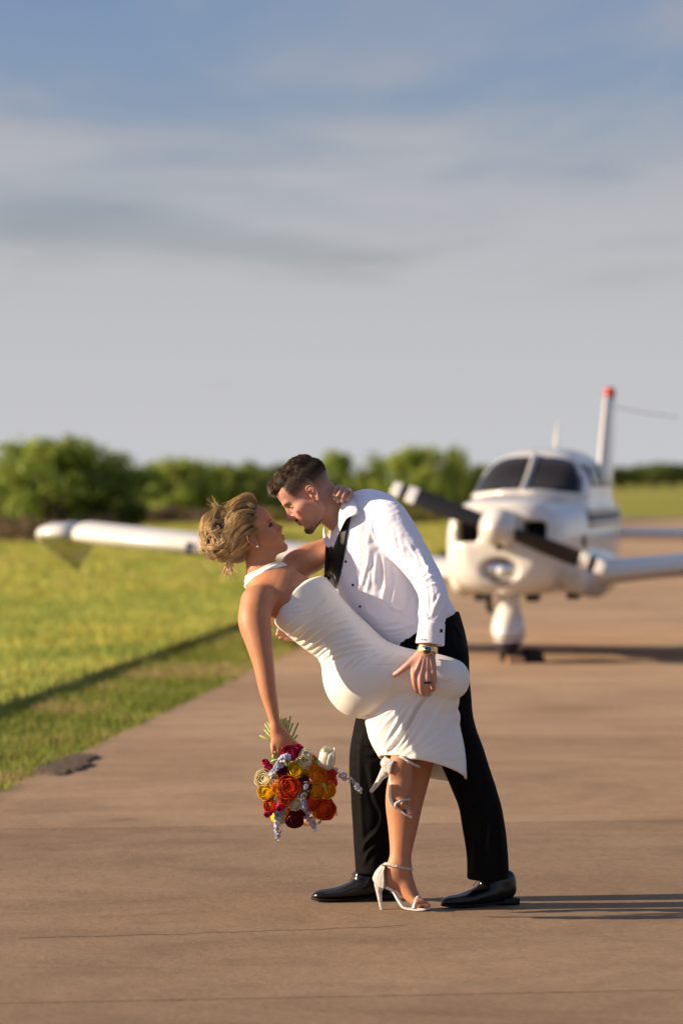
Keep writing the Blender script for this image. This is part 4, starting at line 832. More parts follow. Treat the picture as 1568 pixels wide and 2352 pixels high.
# shirt
sh = SDF()
sh.tube([pt(828, 1178, 0.13, 46, 0.10), pt(850, 1205, 0.14, 82, 0.17), pt(862, 1258, 0.14, 108, 0.195), pt(890, 1340, 0.14, 112, 0.19), pt(938, 1415, 0.15, 100, 0.18), pt(962, 1450, 0.15, 88, 0.175), pt(970, 1475, 0.15, 70, 0.15)], n=6, k=0.01)
sh.tube([pt(868, 1190, 0.03, 42, 0.07), pt(892, 1200, -0.015, 48, 0.065), pt(926, 1250, -0.06, 44, 0.066), pt(956, 1292, -0.10, 38, 0.06), pt(980, 1330, -0.145, 34, 0.056), pt(996, 1372, -0.185, 33, 0.053), pt(993, 1412, -0.205, 32, 0.050), pt(991, 1432, -0.212, 28, 0.045)], n=6, k=0.018)
sh.tube([pt(860, 1195, 0.27, 44, 0.07), pt(800, 1330, 0.35, 38, 0.06), pt(735, 1420, 0.26, 32, 0.05), pt(690, 1452, 0.17, 27, 0.042)], k=0.02)
sh.ell(P(1006, 1398, 0.14), (0.062, 0.15, 0.042), M=frame(px_dir(0.8, 0.6), px_dir(0.6, -0.8)), k=0.03)
VS, QS = sh.mesh(0.0040); VS = relax(VS, QS, 1)
FS = []   # folds: sleeve
for pl, wd, am in (
    ([(868, 1182), (873, 1205), (886, 1240), (905, 1280)], 4, 3.5), ([(882, 1195), (887, 1220), (897, 1250)], 3.2, 3), ([(900, 1215), (905, 1240), (915, 1275), (930, 1300)], 4, 4),
    ([(918, 1240), (926, 1268), (934, 1298)], 3.5, 3.5), ([(936, 1248), (952, 1272), (964, 1300)], 4, 3.5), ([(958, 1265), (976, 1295), (992, 1330)], 5, 4), ([(985, 1300), (978, 1316), (960, 1330)], 3.5, 4),
    ([(1002, 1322), (985, 1326), (966, 1340)], 3.5, 4.5), ([(1012, 1340), (990, 1342), (968, 1352)], 3, 3), ([(976, 1345), (980, 1370), (984, 1400)], 3.5, 3.5), ([(990, 1345), (994, 1372), (990, 1402)], 3, 3),
    ([(1015, 1362), (1002, 1385), (992, 1412)], 4, 4), ([(965, 1385), (972, 1405), (984, 1420)], 3.5, 3.5), ([(1022, 1385), (1012, 1405), (1000, 1425)], 4, 3.5), ([(962, 1412), (975, 1420), (990, 1418)], 3, 3),
    # body of the shirt
    ([(858, 1178), (852, 1200), (846, 1232), (842, 1262)], 6, 5), ([(848, 1260), (842, 1300), (830, 1340), (818, 1358)], 6, 6), ([(866, 1275), (862, 1310), (858, 1345)], 5, 5), ([(852, 1310), (846, 1340), (838, 1366)], 4.5, 5),
    ([(880, 1270), (884, 1310), (884, 1350), (876, 1385)], 6, 5), ([(905, 1300), (908, 1345), (900, 1390)], 6, 5), ([(930, 1335), (932, 1370), (922, 1410)], 5, 4), ([(880, 1375), (900, 1395), (930, 1404)], 5, 4),
    ([(945, 1360), (952, 1390), (950, 1420)], 5, 4), ([(860, 1440), (890, 1446), (930, 1440), (958, 1430)], 5, 4), ([(850, 1425), (880, 1432), (915, 1426)], 5, 3.5), ([(812, 1300), (822, 1340), (836, 1380), (850, 1420)], 3, 2.2),
    ([(872, 1456), (900, 1458), (935, 1448)], 3, 3), ([(835, 1395), (860, 1418), (890, 1424)], 5, 3.5),
    ([(1030, 1385), (1038, 1398), (1046, 1408)], 3, 3), ([(1022, 1398), (1032, 1408), (1040, 1415)], 2.5, 2.5), ([(812, 1165), (850, 1158), (892, 1160)], 6, 2.5)):
    FS.append((pl, wd * 1.1, am * 0.85))
seam = [(858, 1176), (866, 1166), (878, 1158), (893, 1152)]; FS.append((seam, 1.8, -2.2))
seam2 = [(858, 1176), (856, 1200), (860, 1225), (870, 1248)]; FS.append((seam2, 2.2, -3.0))
VS = folds(VS, QS, FS)
VS = VS + normals(VS, QS) * (0.0022 * vnoise(VS, 22, 12) + 0.001 * vnoise(VS, 60, 13))[:, None]
shirt = link('shirt', mesh('shirt', VS, QS), M_shirt, pm)
# cuff: a turned-back double cuff with stitched initials and a link
cf = SDF(); cA, cB = P(992, 1430, -0.215), P(987, 1481, -0.226)
cf.tube([(cA, 30 * PXM, 0.046), ((cA + cB) / 2, 31 * PXM, 0.047), (cB, 33 * PXM, 0.048)], n=4, k=0.0)
ax = (cB - cA) / np.linalg.norm(cB - cA); a0 = (cA @ ax); a1 = (cB @ ax)
cf.custom(lambda p: np.maximum(a0 - p @ ax, p @ ax - a1).astype(np.float32), cA - 0.1, cB + 0.1, k=0.003)
cf.tube([(cA + ax * 0.03, 27 * PXM, 0.042), (cB + ax * 0.05, 30.5 * PXM, 0.0445)], n=2, k=0.002, mode='s')
V, Q = cf.mesh(0.0028); V = relax(V, Q, 1)
cuff = link('cuff', mesh('cuff', V, Q), M_shirt, shirt); cuff['label'] = 'double shirt cuff stitched with the letters C & M'
lk = MB(); d, _ = front_dy(cf, [1013], [1449]); c = P(1012, 1449, d[0] - 0.001); Mx = frame((0.8, 0.55, 0), (0, 0, 1)); lk.box(c, (0.0062, 0.003, 0.0075), Mx); lk.build('cufflink', M_steel, shirt, False)
lk = MB(); lk.box(c + Mx @ np.array((0, -0.0035, 0)), (0.0047, 0.001, 0.006), Mx); lk.build('cufflink_stone', M_black, shirt, False)
tx = bpy.data.curves.new('initials', 'FONT'); tx.body = 'C & M'; tx.size = 0.0115; tx.shear = 0.3; tx.extrude = 0.0002; tx.align_x = 'CENTER'
to = bpy.data.objects.new('initials', tx); COL.objects.link(to); d, _ = front_dy(cf, [968], [1470]); to.location = P(968, 1471, d[0] - 0.0022)
to.rotation_euler = (R(90), R(6), R(-26)); bpy.context.view_layer.update()
me = bpy.data.meshes.new_from_object(to.evaluated_get(bpy.context.evaluated_depsgraph_get())); mw = to.matrix_world.copy(); bpy.data.objects.remove(to); me.transform(mw); me.materials.clear(); link('initials', me, M_black, cuff)
# shirt studs
for bx, by in ((794, 1290), (810, 1344), (826.5, 1393)):
    d, _ = front_dy(sh, [bx], [by]); s_ = MB(); s_.ell(P(bx, by, d[0] - 0.001), (0.0062, 0.003, 0.0062)); b_ = s_.build('shirt_stud', M_steel, shirt); s_ = MB(); s_.ell(P(bx, by, d[0] - 0.003), (0.0048, 0.002, 0.0048)); s_.build('stud_stone', M_black, b_)
# collar: two open wings and the band behind the neck
def sheet_px(rows, thick, n=5):
    A = np.array([[P(*p) for p in r] for r in rows]); A = np.array([catmull(r, n) for r in A]); A = np.stack([catmull(A[:, j], n) for j in range(A.shape[1])], 1); m = MB(); m.sheet(A, thick); return m
cw = [[(806, 1138, 0.115), (792, 1146, 0.030), (781, 1168, 0.008), (777, 1200, 0.012), (778, 1222, 0.030)],
      [(812, 1141, 0.100), (803, 1152, 0.010), (793, 1172, -0.014), (785, 1195, -0.016), (780, 1222, 0.010)],
      [(816, 1148, 0.090), (819, 1162, -0.005), (823, 1179, -0.030), (797, 1190, -0.034), (783, 1214, -0.014)]]
sheet_px(cw, 0.0028).build('collar', M_shirt, shirt)
cw2 = [[(745, 1208, 0.125), (747, 1225, 0.10), (760, 1240, 0.085), (776, 1232, 0.065)], [(743, 1216, 0.135), (744, 1238, 0.11), (756, 1252, 0.088), (774, 1238, 0.06)], [(744, 1225, 0.140), (746, 1250, 0.112), (757, 1257, 0.09), (773, 1243, 0.055)]]
sheet_px(cw2, 0.0028).build('collar', M_shirt, shirt)
# loosened black tie hanging open
def strip(sdf, left, right, off, n=6, m=5, thick=0.0025):
    Lp = catmull(np.array([(*p, 0) for p in left], float), n)[:, :2]; Rp = catmull(np.array([(*p, 0) for p in right], float), n)[:, :2]
    G_ = np.stack([Lp + (Rp - Lp) * t for t in np.linspace(0, 1, m)], 1); d, h = front_dy(sdf, G_[..., 0].ravel(), G_[..., 1].ravel())
    d = d.reshape(G_.shape[:2]); d = np.minimum(d, np.median(d, axis=1, keepdims=True) + 0.03); A = np.array([[P(G_[i, j, 0], G_[i, j, 1], d[i, j] - off) for j in range(m)] for i in range(len(G_))]); return A
tieb = SDF(); tieb.ops = list(sh.ops) + [o for o in man.ops]
t_ = MB(); t_.sheet(strip(tieb, [(790, 1186), (778, 1225), (765, 1262), (755, 1300), (749, 1345)], [(806, 1182), (797, 1225), (790, 1270), (784, 1305), (773, 1352)], 0.006), 0.003); tie = t_.build('necktie', M_black, pm); tie['label'] = 'loosened black tie hanging open under the collar'
t_ = MB(); t_.sheet(strip(tieb, [(747, 1250), (746, 1285), (744, 1325)], [(763, 1257), (762, 1290), (762, 1330)], 0.010), 0.003); t_.build('tie_end', M_black, tie)
# trousers
tr = SDF()
tr.tube([pt(955, 1415, 0.15, 96, 0.178), pt(968, 1448, 0.15, 95, 0.180), pt(984, 1490, 0.15, 90, 0.178), pt(992, 1530, 0.15, 84, 0.172), pt(990, 1560, 0.15, 72, 0.16)], n=5, k=0.01)
tr.tube([pt(1008, 1520, 0.06, 67, 0.095), pt(1022, 1600, 0.045, 60, 0.095), pt(1034, 1662, 0.03, 55, 0.09), pt(1059, 1732, 0.01, 52, 0.085), pt(1094, 1825, -0.01, 48, 0.078), pt(1112, 1907, -0.02, 48, 0.074), pt(1119, 1965, -0.025, 48, 0.072), pt(1120, 2030, -0.03, 48, 0.072)], n=5, k=0.03)
tr.tube([pt(940, 1530, 0.22, 72, 0.095), pt(888, 1640, 0.2, 68, 0.095), pt(860, 1747, 0.18, 60, 0.088), pt(857, 1815, 0.17, 53, 0.08), pt(857, 1893, 0.16, 48, 0.074), pt(857, 1978, 0.15, 42, 0.068), pt(858, 2030, 0.145, 40, 0.068)], n=5, k=0.03)
wl = [P(873, 1476, 0.0), P(1045, 1412, 0.0)]; wd_ = wl[1] - wl[0]; wn_ = np.array((-wd_[2], 0, wd_[0])); wn_ /= np.linalg.norm(wn_)
tr.custom(lambda p: ((p - wl[0]) @ wn_).astype(np.float32), (-1, -1, 0), (1, 1, 2), k=0.002)
zb = P(0, 2016, 0.0)[2]
tr.custom(lambda p: (zb + 0.25 * np.clip(p[:, 1], -0.1, 0.2) * 0 - p[:, 2]).astype(np.float32), (-1, -1, 0), (1, 1, 2), k=0.002)
V, Q = tr.mesh(0.0048); V = relax(V, Q, 1)
FT = [([(1080, 1800), (1088, 1850), (1086, 1910), (1092, 1960), (1090, 2003)], 6, 8), ([(1064, 1860), (1076, 1930), (1074, 2003)], 5, -5), ([(1110, 1840), (1122, 1900), (1118, 1970), (1124, 2003)], 6, 5), ([(1040, 1700), (1075, 1760), (1098, 1830)], 7, 5), ([(1140, 1850), (1150, 1930), (1150, 2003)], 5, 4),
      ([(830, 1690), (826, 1750), (828, 1830), (832, 1900), (836, 1960)], 6, 7), ([(848, 1760), (860, 1830), (876, 1870), (868, 1905), (842, 1930)], 6, 7), ([(832, 1955), (846, 1932), (870, 1912)], 5, 7), ([(835, 1985), (850, 1955), (872, 1945)], 5, 6), ([(820, 1700), (845, 1712), (880, 1706)], 5, 4), ([(825, 1725), (850, 1735), (885, 1720)], 5, 4),
      ([(1040, 1430), (1052, 1452), (1066, 1470)], 4, 3), ([(1048, 1462), (1060, 1470), (1072, 1470)], 2, -3), ([(1035, 1440), (1040, 1480), (1060, 1510)], 5, 4), ([(1010, 1580), (1050, 1620), (1075, 1680)], 8, 5)]
V = folds(V, Q, FT); V = V + normals(V, Q) * (0.003 * vnoise(V, 14, 21))[:, None]
trou = link('trousers', mesh('trousers', V, Q), M_trou, pm)
wb = MB()
# shoes
def oxford(heel, toe, up_lift=0.0):
    hp, tp_ = np.array(heel, float), np.array(toe, float); f = tp_ - hp; Ln = np.linalg.norm(f); Mf = frame(f, (0, 0, 1)); s_ = SDF(); s_.T = (hp, Mf, 1.0)
    s_.tube([((0.035, 0, 0.060), 0.040, 0.036), ((0.07, 0, 0.055), 0.046, 0.038), ((0.14, 0, 0.042), 0.036, 0.043), ((0.21, 0, 0.030), 0.024, 0.044), ((Ln - 0.035, 0, 0.026), 0.018, 0.034), ((Ln - 0.014, 0, 0.021), 0.011, 0.018)], n=5, k=0.01, vdir=(0, 1, 0))
    s_.ell((0.045, 0, 0.098), (0.042, 0.034, 0.034), k=0.02); s_.ell((0.098, 0, 0.092), (0.050, 0.031, 0.034), k=0.025)
    s_.custom(lambda p: (0.012 - p[:, 2]).astype(np.float32), (-1, -1, -1), (1, 1, 1), k=0.003); 
    V, Q = s_.mesh(0.003); V = relax(V, Q, 2); o = link('shoe', mesh('shoe', V, Q), M_leather, pm)
    q = SDF(); q.T = (hp, Mf, 1.0)
    q.tube([((0.03, 0, 0.012), 0.012, 0.036), ((0.10, 0, 0.012), 0.008, 0.031), ((0.20, 0, 0.010), 0.008, 0.046), ((Ln - 0.03, 0, 0.011), 0.007, 0.034), ((Ln - 0.006, 0, 0.014), 0.006, 0.014)], n=4, k=0.004, vdir=(0, 1, 0))
    q.box((0.030, 0, 0.013), (0.034, 0.034, 0.013), 0.006, k=0.004); q.custom(lambda p: (0.0005 - p[:, 2]).astype(np.float32), (-1, -1, -1), (1, 1, 1), k=0.001)
    V, Q = q.mesh(0.003); link('sole', mesh('sole', V, Q), M_black, o)
    l_ = MB(); T_ = lambda x, y, z: hp + Mf @ np.array((x, y, z))
    for i in range(4): l_.tube([T_(0.105 + i * 0.016, -0.022, 0.088 - i * 0.009), T_(0.107 + i * 0.016, 0, 0.106 - i * 0.0115), T_(0.105 + i * 0.016, 0.022, 0.088 - i * 0.009)], 0.0022, 5)
    for q_ in (-1, 1):
        l_.tube([T_(0.11, 0, 0.105), T_(0.125, q_ * 0.02, 0.118), T_(0.15, q_ * 0.035, 0.095), T_(0.13, q_ * 0.03, 0.085), T_(0.112, 0, 0.103)], 0.0018, 5); l_.tube([T_(0.11, 0, 0.105), T_(0.14, q_ * 0.03, 0.10), T_(0.155, q_ * 0.04, 0.07)], 0.0016, 5)
    l_.build('shoe_lace', M_black, o)
oxford(P(902, 2070, 0.17) * (1, 1, 0), P(714, 2070, 0.10) * (1, 1, 0))
oxford(P(1183, 2080, 0.045) * (1, 1, 0), P(1013, 2080, -0.085) * (1, 1, 0))
# watch and rings
wc = P(981.5, 1488, -0.25); wM = frame((0.97, -0.10, 0.2), (-0.2, 0.0, 0.97))     # x across the wrist, z along the arm
wa = (P(982, 1512, -0.24) - P(984, 1470, -0.225)); wa /= np.linalg.norm(wa)
st = MB(); cen = P(981, 1493, -0.229); ux = np.cross(wa, (0, 1, 0)); ux /= np.linalg.norm(ux); uy = np.cross(ux, wa); n = 30; gr = []
for i in range(n + 1):
    a = 2 * math.pi * i / n; c = cen + ux * (20.5 * PXM + 0.0035) * math.cos(a) + uy * 0.0315 * math.sin(a); gr.append([c - wa * 0.0095, c - wa * 0.0033, c + wa * 0.0033, c + wa * 0.0095])
links_ = empty('wristwatch', cen); links_.parent = pm; links_['label'] = 'gold wristwatch with a navy dial'
for i in range(n):
    m_ = MB(); A = np.array([gr[i], gr[i + 1]]); c0 = A.mean((0, 1)); A = c0 + (A - c0) * 0.93; m_.sheet(A, 0.003); o = m_.build('watch_link', M_gold, None, False); o.parent = links_; o.location = -Vector(cen)
def inE(mb, name, mt, smooth=True): o = mb.build(name, mt, None, smooth); o.parent = links_; o.location = -Vector(cen); return o
face_n = np.array((-0.05, -1, 0.10)); face_n /= np.linalg.norm(face_n); fM = frame(np.cross((0, 0, 1), face_n) * -1, (0, 0, 1)); e1 = np.cross(face_n, (0, 0, 1)); e1 /= np.linalg.norm(e1); e2 = np.cross(e1, face_n) * -1
wc = P(980.5, 1493, -0.229) + np.array((0, -0.0365, 0))
b = MB(); b.tube([wc - face_n * 0.004, wc - face_n * 0.001, wc + face_n * 0.004, wc + face_n * 0.006], [0.0165, 0.0185, 0.0185, 0.0165], 28, up=(0, 0, 1)); inE(b, 'watch_case', M_gold)
b = MB(); b.tube([wc + face_n * 0.0058, wc + face_n * 0.0066], [0.0162, 0.0160], 28, up=(0, 0, 1)); inE(b, 'bezel', M_steel)
b = MB(); b.tube([wc + face_n * 0.0064, wc + face_n * 0.0072], [0.0142, 0.0142], 28, up=(0, 0, 1)); inE(b, 'dial', M_dial)
b = MB()
for k in range(12):
    a = k * math.pi / 6; b.ell(wc + face_n * 0.0074 + 0.0122 * (math.cos(a) * e1 + math.sin(a) * e2), (0.0009, 0.0005, 0.0009), nu=6, nv=4)
for a, l_ in ((R(175), 0.007), (R(232), 0.0105)): b.tube([wc + face_n * 0.0076, wc + face_n * 0.0076 + l_ * (math.cos(a) * e1 + math.sin(a) * e2)], 0.0004, 4)
inE(b, 'hands_and_markers', M_steel)
b = MB(); c = wc - e2 * 0.0; b.tube([wc + np.array((-0.006, 0, -0.0185)), wc + np.array((-0.0065, 0, -0.0225))], 0.0022, 8); inE(b, 'crown', M_gold)
def ring_px(px, py, dy, r, mt, name, par, ax, h=0.0022):
    c = P(px, py, dy); ax = np.array(ax, float); ax /= np.linalg.norm(ax); b = MB(); u = np.cross(ax, (0, 1, 0)); u /= np.linalg.norm(u); v = np.cross(ax, u); A = []
    for i in range(25):
        a = 2 * math.pi * i / 24; rr = r * (math.cos(a) * u + math.sin(a) * v); A.append([c + rr - ax * h, c + rr + ax * h])
    b.sheet(np.array(A), 0.0016); return b.build(name, mt, par)
ring_px(980.2, 1568, -0.2755, 0.0128, M_black, 'ring', pm, (0.0, 0, -1), 0.0034)

# ---- the woman: leaning back, facing right
wO = P(587, 1240, 0.03); wM = frame(px_dir(0.866, -0.5, -0.02), px_dir(-0.5, -0.866, 0.0)); wS = 0.95
wo = SDF()
head(wo, wO, wM, wS, True)
wo.tube([pt(595, 1258, 0.03, 33, 0.05), pt(598, 1290, 0.02, 34, 0.05), pt(603, 1322, 0.0, 36, 0.052), pt(618, 1350, -0.02, 48, 0.08)], k=0.025)
wo.tube([pt(612, 1348, -0.03, 44, 0.09), pt(640, 1366, -0.03, 64, 0.13), pt(690, 1396, -0.03, 68, 0.112), pt(735, 1430, -0.03, 62, 0.098), pt(775, 1468, -0.03, 56, 0.088), pt(812, 1515, -0.035, 48, 0.09), pt(835, 1560, -0.03, 48, 0.085)], k=0.03)
wo.tube([pt(592, 1382, -0.17, 31), pt(606, 1360, -0.11, 25), pt(632, 1338, -0.02, 24), pt(660, 1315, 0.07, 25), pt(682, 1300, 0.13, 30)], k=0.03)
wo.tube([(P(606, 1362, -0.155), 0.006, 0.006), (P(622, 1350, -0.125), 0.0065, 0.0065), (P(640, 1330, -0.075), 0.006, 0.006)], k=0.018)
wo.tube([pt(590, 1383, -0.175, 35), pt(584, 1425, -0.215, 37), pt(594, 1472, -0.25, 31), pt(604, 1520, -0.275, 24.5), pt(609, 1548, -0.285, 22.5), pt(615, 1585, -0.295, 20), pt(624, 1625, -0.303, 15.5), pt(632, 1660, -0.308, 12.5, 0.022), pt(635, 1672, -0.308, 13, 0.021)], k=0.03)
# hand holding the stems
wo.tube([pt(634, 1668, -0.308, 13, 0.021), pt(640, 1685, -0.309, 19, 0.019), pt(646, 1702, -0.311, 24, 0.018), pt(643, 1714, -0.309, 23, 0.017)], k=0.01)
for i, ((ax_, ay_), (bx, by)) in enumerate((((627, 1714), (631, 1736)), ((638, 1718), (641, 1738)), ((650, 1719), (652, 1738)), ((661, 1716), (663, 1732)))):
    finger(wo, [(ax_, ay_, -0.315), (ax_ + 1, (ay_ + by) / 2, -0.321), (bx, by, -0.309), (bx + 2, by + 3, -0.288)], 6.6, 5.0)
finger(wo, [(654, 1692, -0.309), (668, 1702, -0.305), (678, 1710, -0.295), (682, 1718, -0.281)], 8, 6, k=0.008)
# far arm up to his neck, fingers laid on it
wo.tube([pt(682, 1300, 0.13, 33), pt(705, 1287, 0.18, 36), pt(738, 1270, 0.26, 31), pt(765, 1250, 0.30, 26), pt(785, 1205, 0.28, 21), pt(798, 1165, 0.215, 16), pt(798, 1140, 0.16, 17)], k=0.03)
wo.ell(P(792, 1128, 0.115), (0.026, 0.035, 0.022), k=0.02)
for a in ([(783, 1120, 0.10), (777, 1118, 0.055), (770, 1127, 0.018), (767, 1138, 0.002), (768, 1146, 0.0)], [(791, 1122, 0.10), (787, 1120, 0.045), (781, 1130, 0.006), (776, 1142, -0.006), (775, 1151, -0.004)],
          [(799, 1127, 0.10), (796, 1125, 0.045), (791, 1135, 0.004), (787, 1144, -0.008), (785, 1151, -0.008)], [(804, 1136, 0.10), (806, 1133, 0.05), (803, 1139, 0.010), (799, 1144, -0.004), (796, 1147, -0.006)]):
    finger(wo, a, 6.2, 4.9, k=0.003)
# legs
wo.tube([pt(845, 1562, -0.04, 44, 0.068), pt(930, 1556, -0.09, 36, 0.058), pt(1000, 1560, -0.12, 34, 0.054), pt(1030, 1563, -0.13, 32, 0.05)], k=0.02)
wo.tube([pt(1030, 1562, -0.13, 34, 0.052), pt(998, 1620, -0.125, 38, 0.050), pt(966, 1680, -0.135, 34, 0.046), pt(940, 1728, -0.16, 26, 0.038), pt(924, 1752, -0.175, 25, 0.036)], k=0.02)
wo.tube([pt(852, 1570, 0.02, 54, 0.075), pt(912, 1650, -0.02, 46, 0.065), pt(952, 1722, -0.045, 44, 0.058), pt(944, 1765, -0.055, 47, 0.056), pt(929, 1835, -0.065, 44, 0.052), pt(925, 1900, -0.08, 34, 0.044), pt(921, 1950, -0.095, 26, 0.036), pt(918, 1985, -0.105, 24, 0.033)], k=0.03)
# standing foot in its heel: arch raised
wo.tube([pt(916, 1985, -0.105, 24, 0.033), pt(906, 2008, -0.108, 25, 0.032), pt(900, 2022, -0.110, 22, 0.030)], k=0.012)
wo.tube([pt(918, 1992, -0.106, 24, 0.032), pt(925, 2020, -0.110, 24, 0.032), pt(937, 2046, -0.116, 20, 0.036), pt(951, 2066, -0.120, 15, 0.043), pt(962, 2074, -0.124, 11, 0.044)], k=0.02)
for i in range(5):
    dyy = -0.168 + i * 0.019; finger(wo, [(958 - i * 1.5, 2071, dyy), (970 - i * 1.8, 2072, dyy), (978 - i * 2.2, 2078, dyy), (983 - i * 2.6, 2081, dyy)], 7.2 - i * 0.5, 5.6 - i * 0.5, k=0.004)
# raised foot
wo.tube([pt(922, 1748, -0.185, 24, 0.034), pt(910, 1764, -0.188, 22, 0.030), pt(906, 1772, -0.190, 19, 0.028)], k=0.012)
wo.tube([pt(924, 1758, -0.186, 26, 0.033), pt(921, 1790, -0.190, 27, 0.034), pt(918, 1818, -0.194, 23, 0.038), pt(921, 1842, -0.196, 15, 0.042), pt(926, 1853, -0.198, 11, 0.042)], k=0.02)
for i in range(5):
    dyy = -0.236 + i * 0.019; finger(wo, [(926, 1848, dyy), (934 + i * 0.5, 1854, dyy), (938 + i * 0.4, 1862, dyy), (940, 1868 - i * 0.8, dyy)], 6.6 - i * 0.5, 5 - i * 0.4, k=0.004)
V, Q = wo.mesh(0.0034); V = relax(V, Q, 1, 0.3); VR = relax(V, Q, 8, 0.5); x_, y_ = px_of(V); sm_ = (((x_ < 660) & (y_ > 1350) & (y_ < 1655)) | ((x_ > 655) & (x_ < 765) & (y_ > 1225) & (y_ < 1345)) | ((y_ > 1770) & (y_ < 1965) & (V[:, 1] > -0.125)))[:, None]; V = np.where(sm_, VR, V)
Lw = to_local(V, wO, wM, wS); La = Lw.copy(); La[:, 1] = np.abs(La[:, 1])
isH = (Lw[:, 2] > -105) & (np.abs(Lw[:, 0]) < 135) & (np.abs(Lw[:, 1]) < 105)
C = np.tile(np.array((0.46, 0.205, 0.105)), (len(V), 1))
C = mixc(C, (0.50, 0.17, 0.12), 0.5 * isH * (blob(La, (58, 52, -10), (26, 26, 20)) + 0.6 * blob(La, (-8, 82, 5), (20, 14, 34))).clip(0, 1))
lips = (blob(La, (97, 0, -41), (14, 18, 3.8), 2) + blob(La, (96, 0, -53), (14, 17, 5.0), 2)).clip(0, 1) * isH * (Lw[:, 0] > 84)
C = mixc(C, (0.30, 0.085, 0.08), lips * 0.9)
C = mixc(C, (0.07, 0.025, 0.02), isH * (Lw[:, 0] > 84) * np.exp(-((Lw[:, 2] + 46.6) / 1.6) ** 2) * (La[:, 1] < 24) * 0.85)
brow = blob(La, (82, 30, 38 ), (14, 20, 4.4), 2) * isH; C = mixc(C, (0.06, 0.032, 0.022), brow * 0.9)
shd = blob(La, (78, 33, 23), (16, 17, 6), 2) * isH; C = mixc(C, (0.16, 0.075, 0.05), shd * 0.6)
lash = isH * (La[:, 1] > 16) * (La[:, 1] < 48) * (Lw[:, 0] > 70) * np.exp(-((Lw[:, 2] - 17.5) / 4.2) ** 2); C = mixc(C, (0.012, 0.008, 0.007), lash.clip(0, 1) * 0.97)
eye = isH * (La[:, 1] > 20) * (La[:, 1] < 42) * (Lw[:, 0] > 74) * np.exp(-((Lw[:, 2] - 12.2) / 2.0) ** 2); C = mixc(C, (0.45, 0.40, 0.36), eye * 0.7)
X_, Y_ = px_of(V)
for fx, fy in ((768, 1146), (775, 1151), (785.5, 1151), (796.5, 1147)): C = mixc(C, (0.78, 0.62, 0.66), np.exp(-(((X_ - fx) / 3.6) ** 2 + ((Y_ - fy - 1.5) / 4.5) ** 2) ** 2) * (V[:, 1] < 0.04) * 0.95)
C = mixc(C, (0.50, 0.27, 0.19), ((X_ > 755) & (Y_ < 1180)).astype(float) * 0.6)
for fx, fy in ((980, 2079), (941, 1868), (938, 1864)): C = mixc(C, (0.72, 0.50, 0.50), np.exp(-(((X_ - fx) / 4) ** 2 + ((Y_ - fy) / 2.6) ** 2) ** 2) * 0.8)
pw = link('person', mesh('woman_body', V, Q, C), M_skin)
tag(pw, 'blonde woman in fitted ivory dress leaning back with one knee raised', 'person')
# upper lashes
PTs = []
for q in (-1, 1):
    for i in range(26):
        a = R(-62 + 124 * i / 25); b0 = np.array((71 + 13.0 * math.cos(a), q * 31 + 13.2 * math.sin(a), 17.5)); dr = np.array((math.cos(a), math.sin(a), 0.55)) * 9
        PTs.append([wO + 0.001 * wS * (wM @ (b0 + dr * t + np.array((0, 0, 3 * t * t)))) for t in (0, 0.5, 1)])
V, Q, Cc = strands(np.array(PTs), 0.0006, 0.0003, np.tile((0.01, 0.008, 0.007), (len(PTs), 1))); link('eyelashes', mesh('lashes', V, Q, Cc), M_hairM, pw)
# earrings
for ex, ey, r in ((592, 1255.5, 0.0042), (586, 1258, 0.0026)):
    d, h = front_dy(wo, [ex], [ey]); b = MB(); b.ell(P(ex, ey, d[0] - 0.001), (r, r, r)); b.build('earring', M_pearl, pw)
ring_px(800, 1128.5, 0.028, 0.0102, M_steel, 'ring', pw, P(797, 1136, 0.0) - P(803, 1128, 0.05), 0.0016)
b = MB(); b.ell(P(803, 1125, 0.014), (0.004, 0.004, 0.004), nu=8, nv=5); b.build('ring_stone', M_steel, pw)

# dress
dr = SDF()
dr.tube([pt(655, 1352, -0.03, 72, 0.122), pt(692, 1386, -0.03, 76, 0.125), pt(735, 1427, -0.03, 73, 0.112), pt(776, 1463, -0.03, 68, 0.102), pt(806, 1500, -0.035, 74, 0.130), pt(824, 1540, -0.04, 80, 0.150)], n=6, k=0.01)
dr.ell(P(722, 1364, -0.055), (0.066, 0.062, 0.060), k=0.035); dr.ell(P(668, 1420, -0.12), (0.058, 0.05, 0.055), k=0.04)
dr.ell(P(832, 1562, -0.055), (83 * PXM, 0.155, 83 * PXM), k=0.03)
dr.tube([pt(842, 1560, -0.05, 72, 0.12), pt(890, 1550, -0.10, 66, 0.115), pt(930, 1549, -0.125, 59, 0.098), pt(985, 1553, -0.142, 53, 0.090), pt(1016, 1557, -0.15, 50, 0.082), pt(1030, 1560, -0.15, 48, 0.078)], n=6, k=0.075)
dr.tube([pt(985, 1585, -0.12, 78, 0.085), pt(957, 1620, -0.10, 102, 0.105), pt(948, 1655, -0.09, 107, 0.125), pt(957, 1690, -0.085, 101, 0.14), pt(968, 1720, -0.085, 97, 0.15), pt(979, 1750, -0.085, 90, 0.155), pt(984, 1800, -0.085, 88, 0.155)], n=6, k=0.012)
ncC = P(757, 1449, -0.06); ncR = 128 * PXM; nA = P(800, 1480, -0.03); nD = np.array((0.774, 0, -0.634)); nM = P(700, 1400, -0.03)
dr.custom(lambda p: np.minimum(np.sqrt(((p - ncC) ** 2 * (1, 0.35, 1)).sum(1)) - ncR, -((p - nM) @ nD)).astype(np.float32), (-2, -2, 0), (2, 2, 2), k=0.004)
h1, h2, h3 = P(888, 1733, -0.19), P(1000, 1756, -0.22), P(990, 1787, 0.05); hn = np.cross(h2 - h1, h3 - h1); hn /= np.linalg.norm(hn); hn = -hn if hn[2] > 0 else hn
hemf = lambda p: (p - h1) @ hn
drs = SDF(); drs.ops = list(dr.ops)
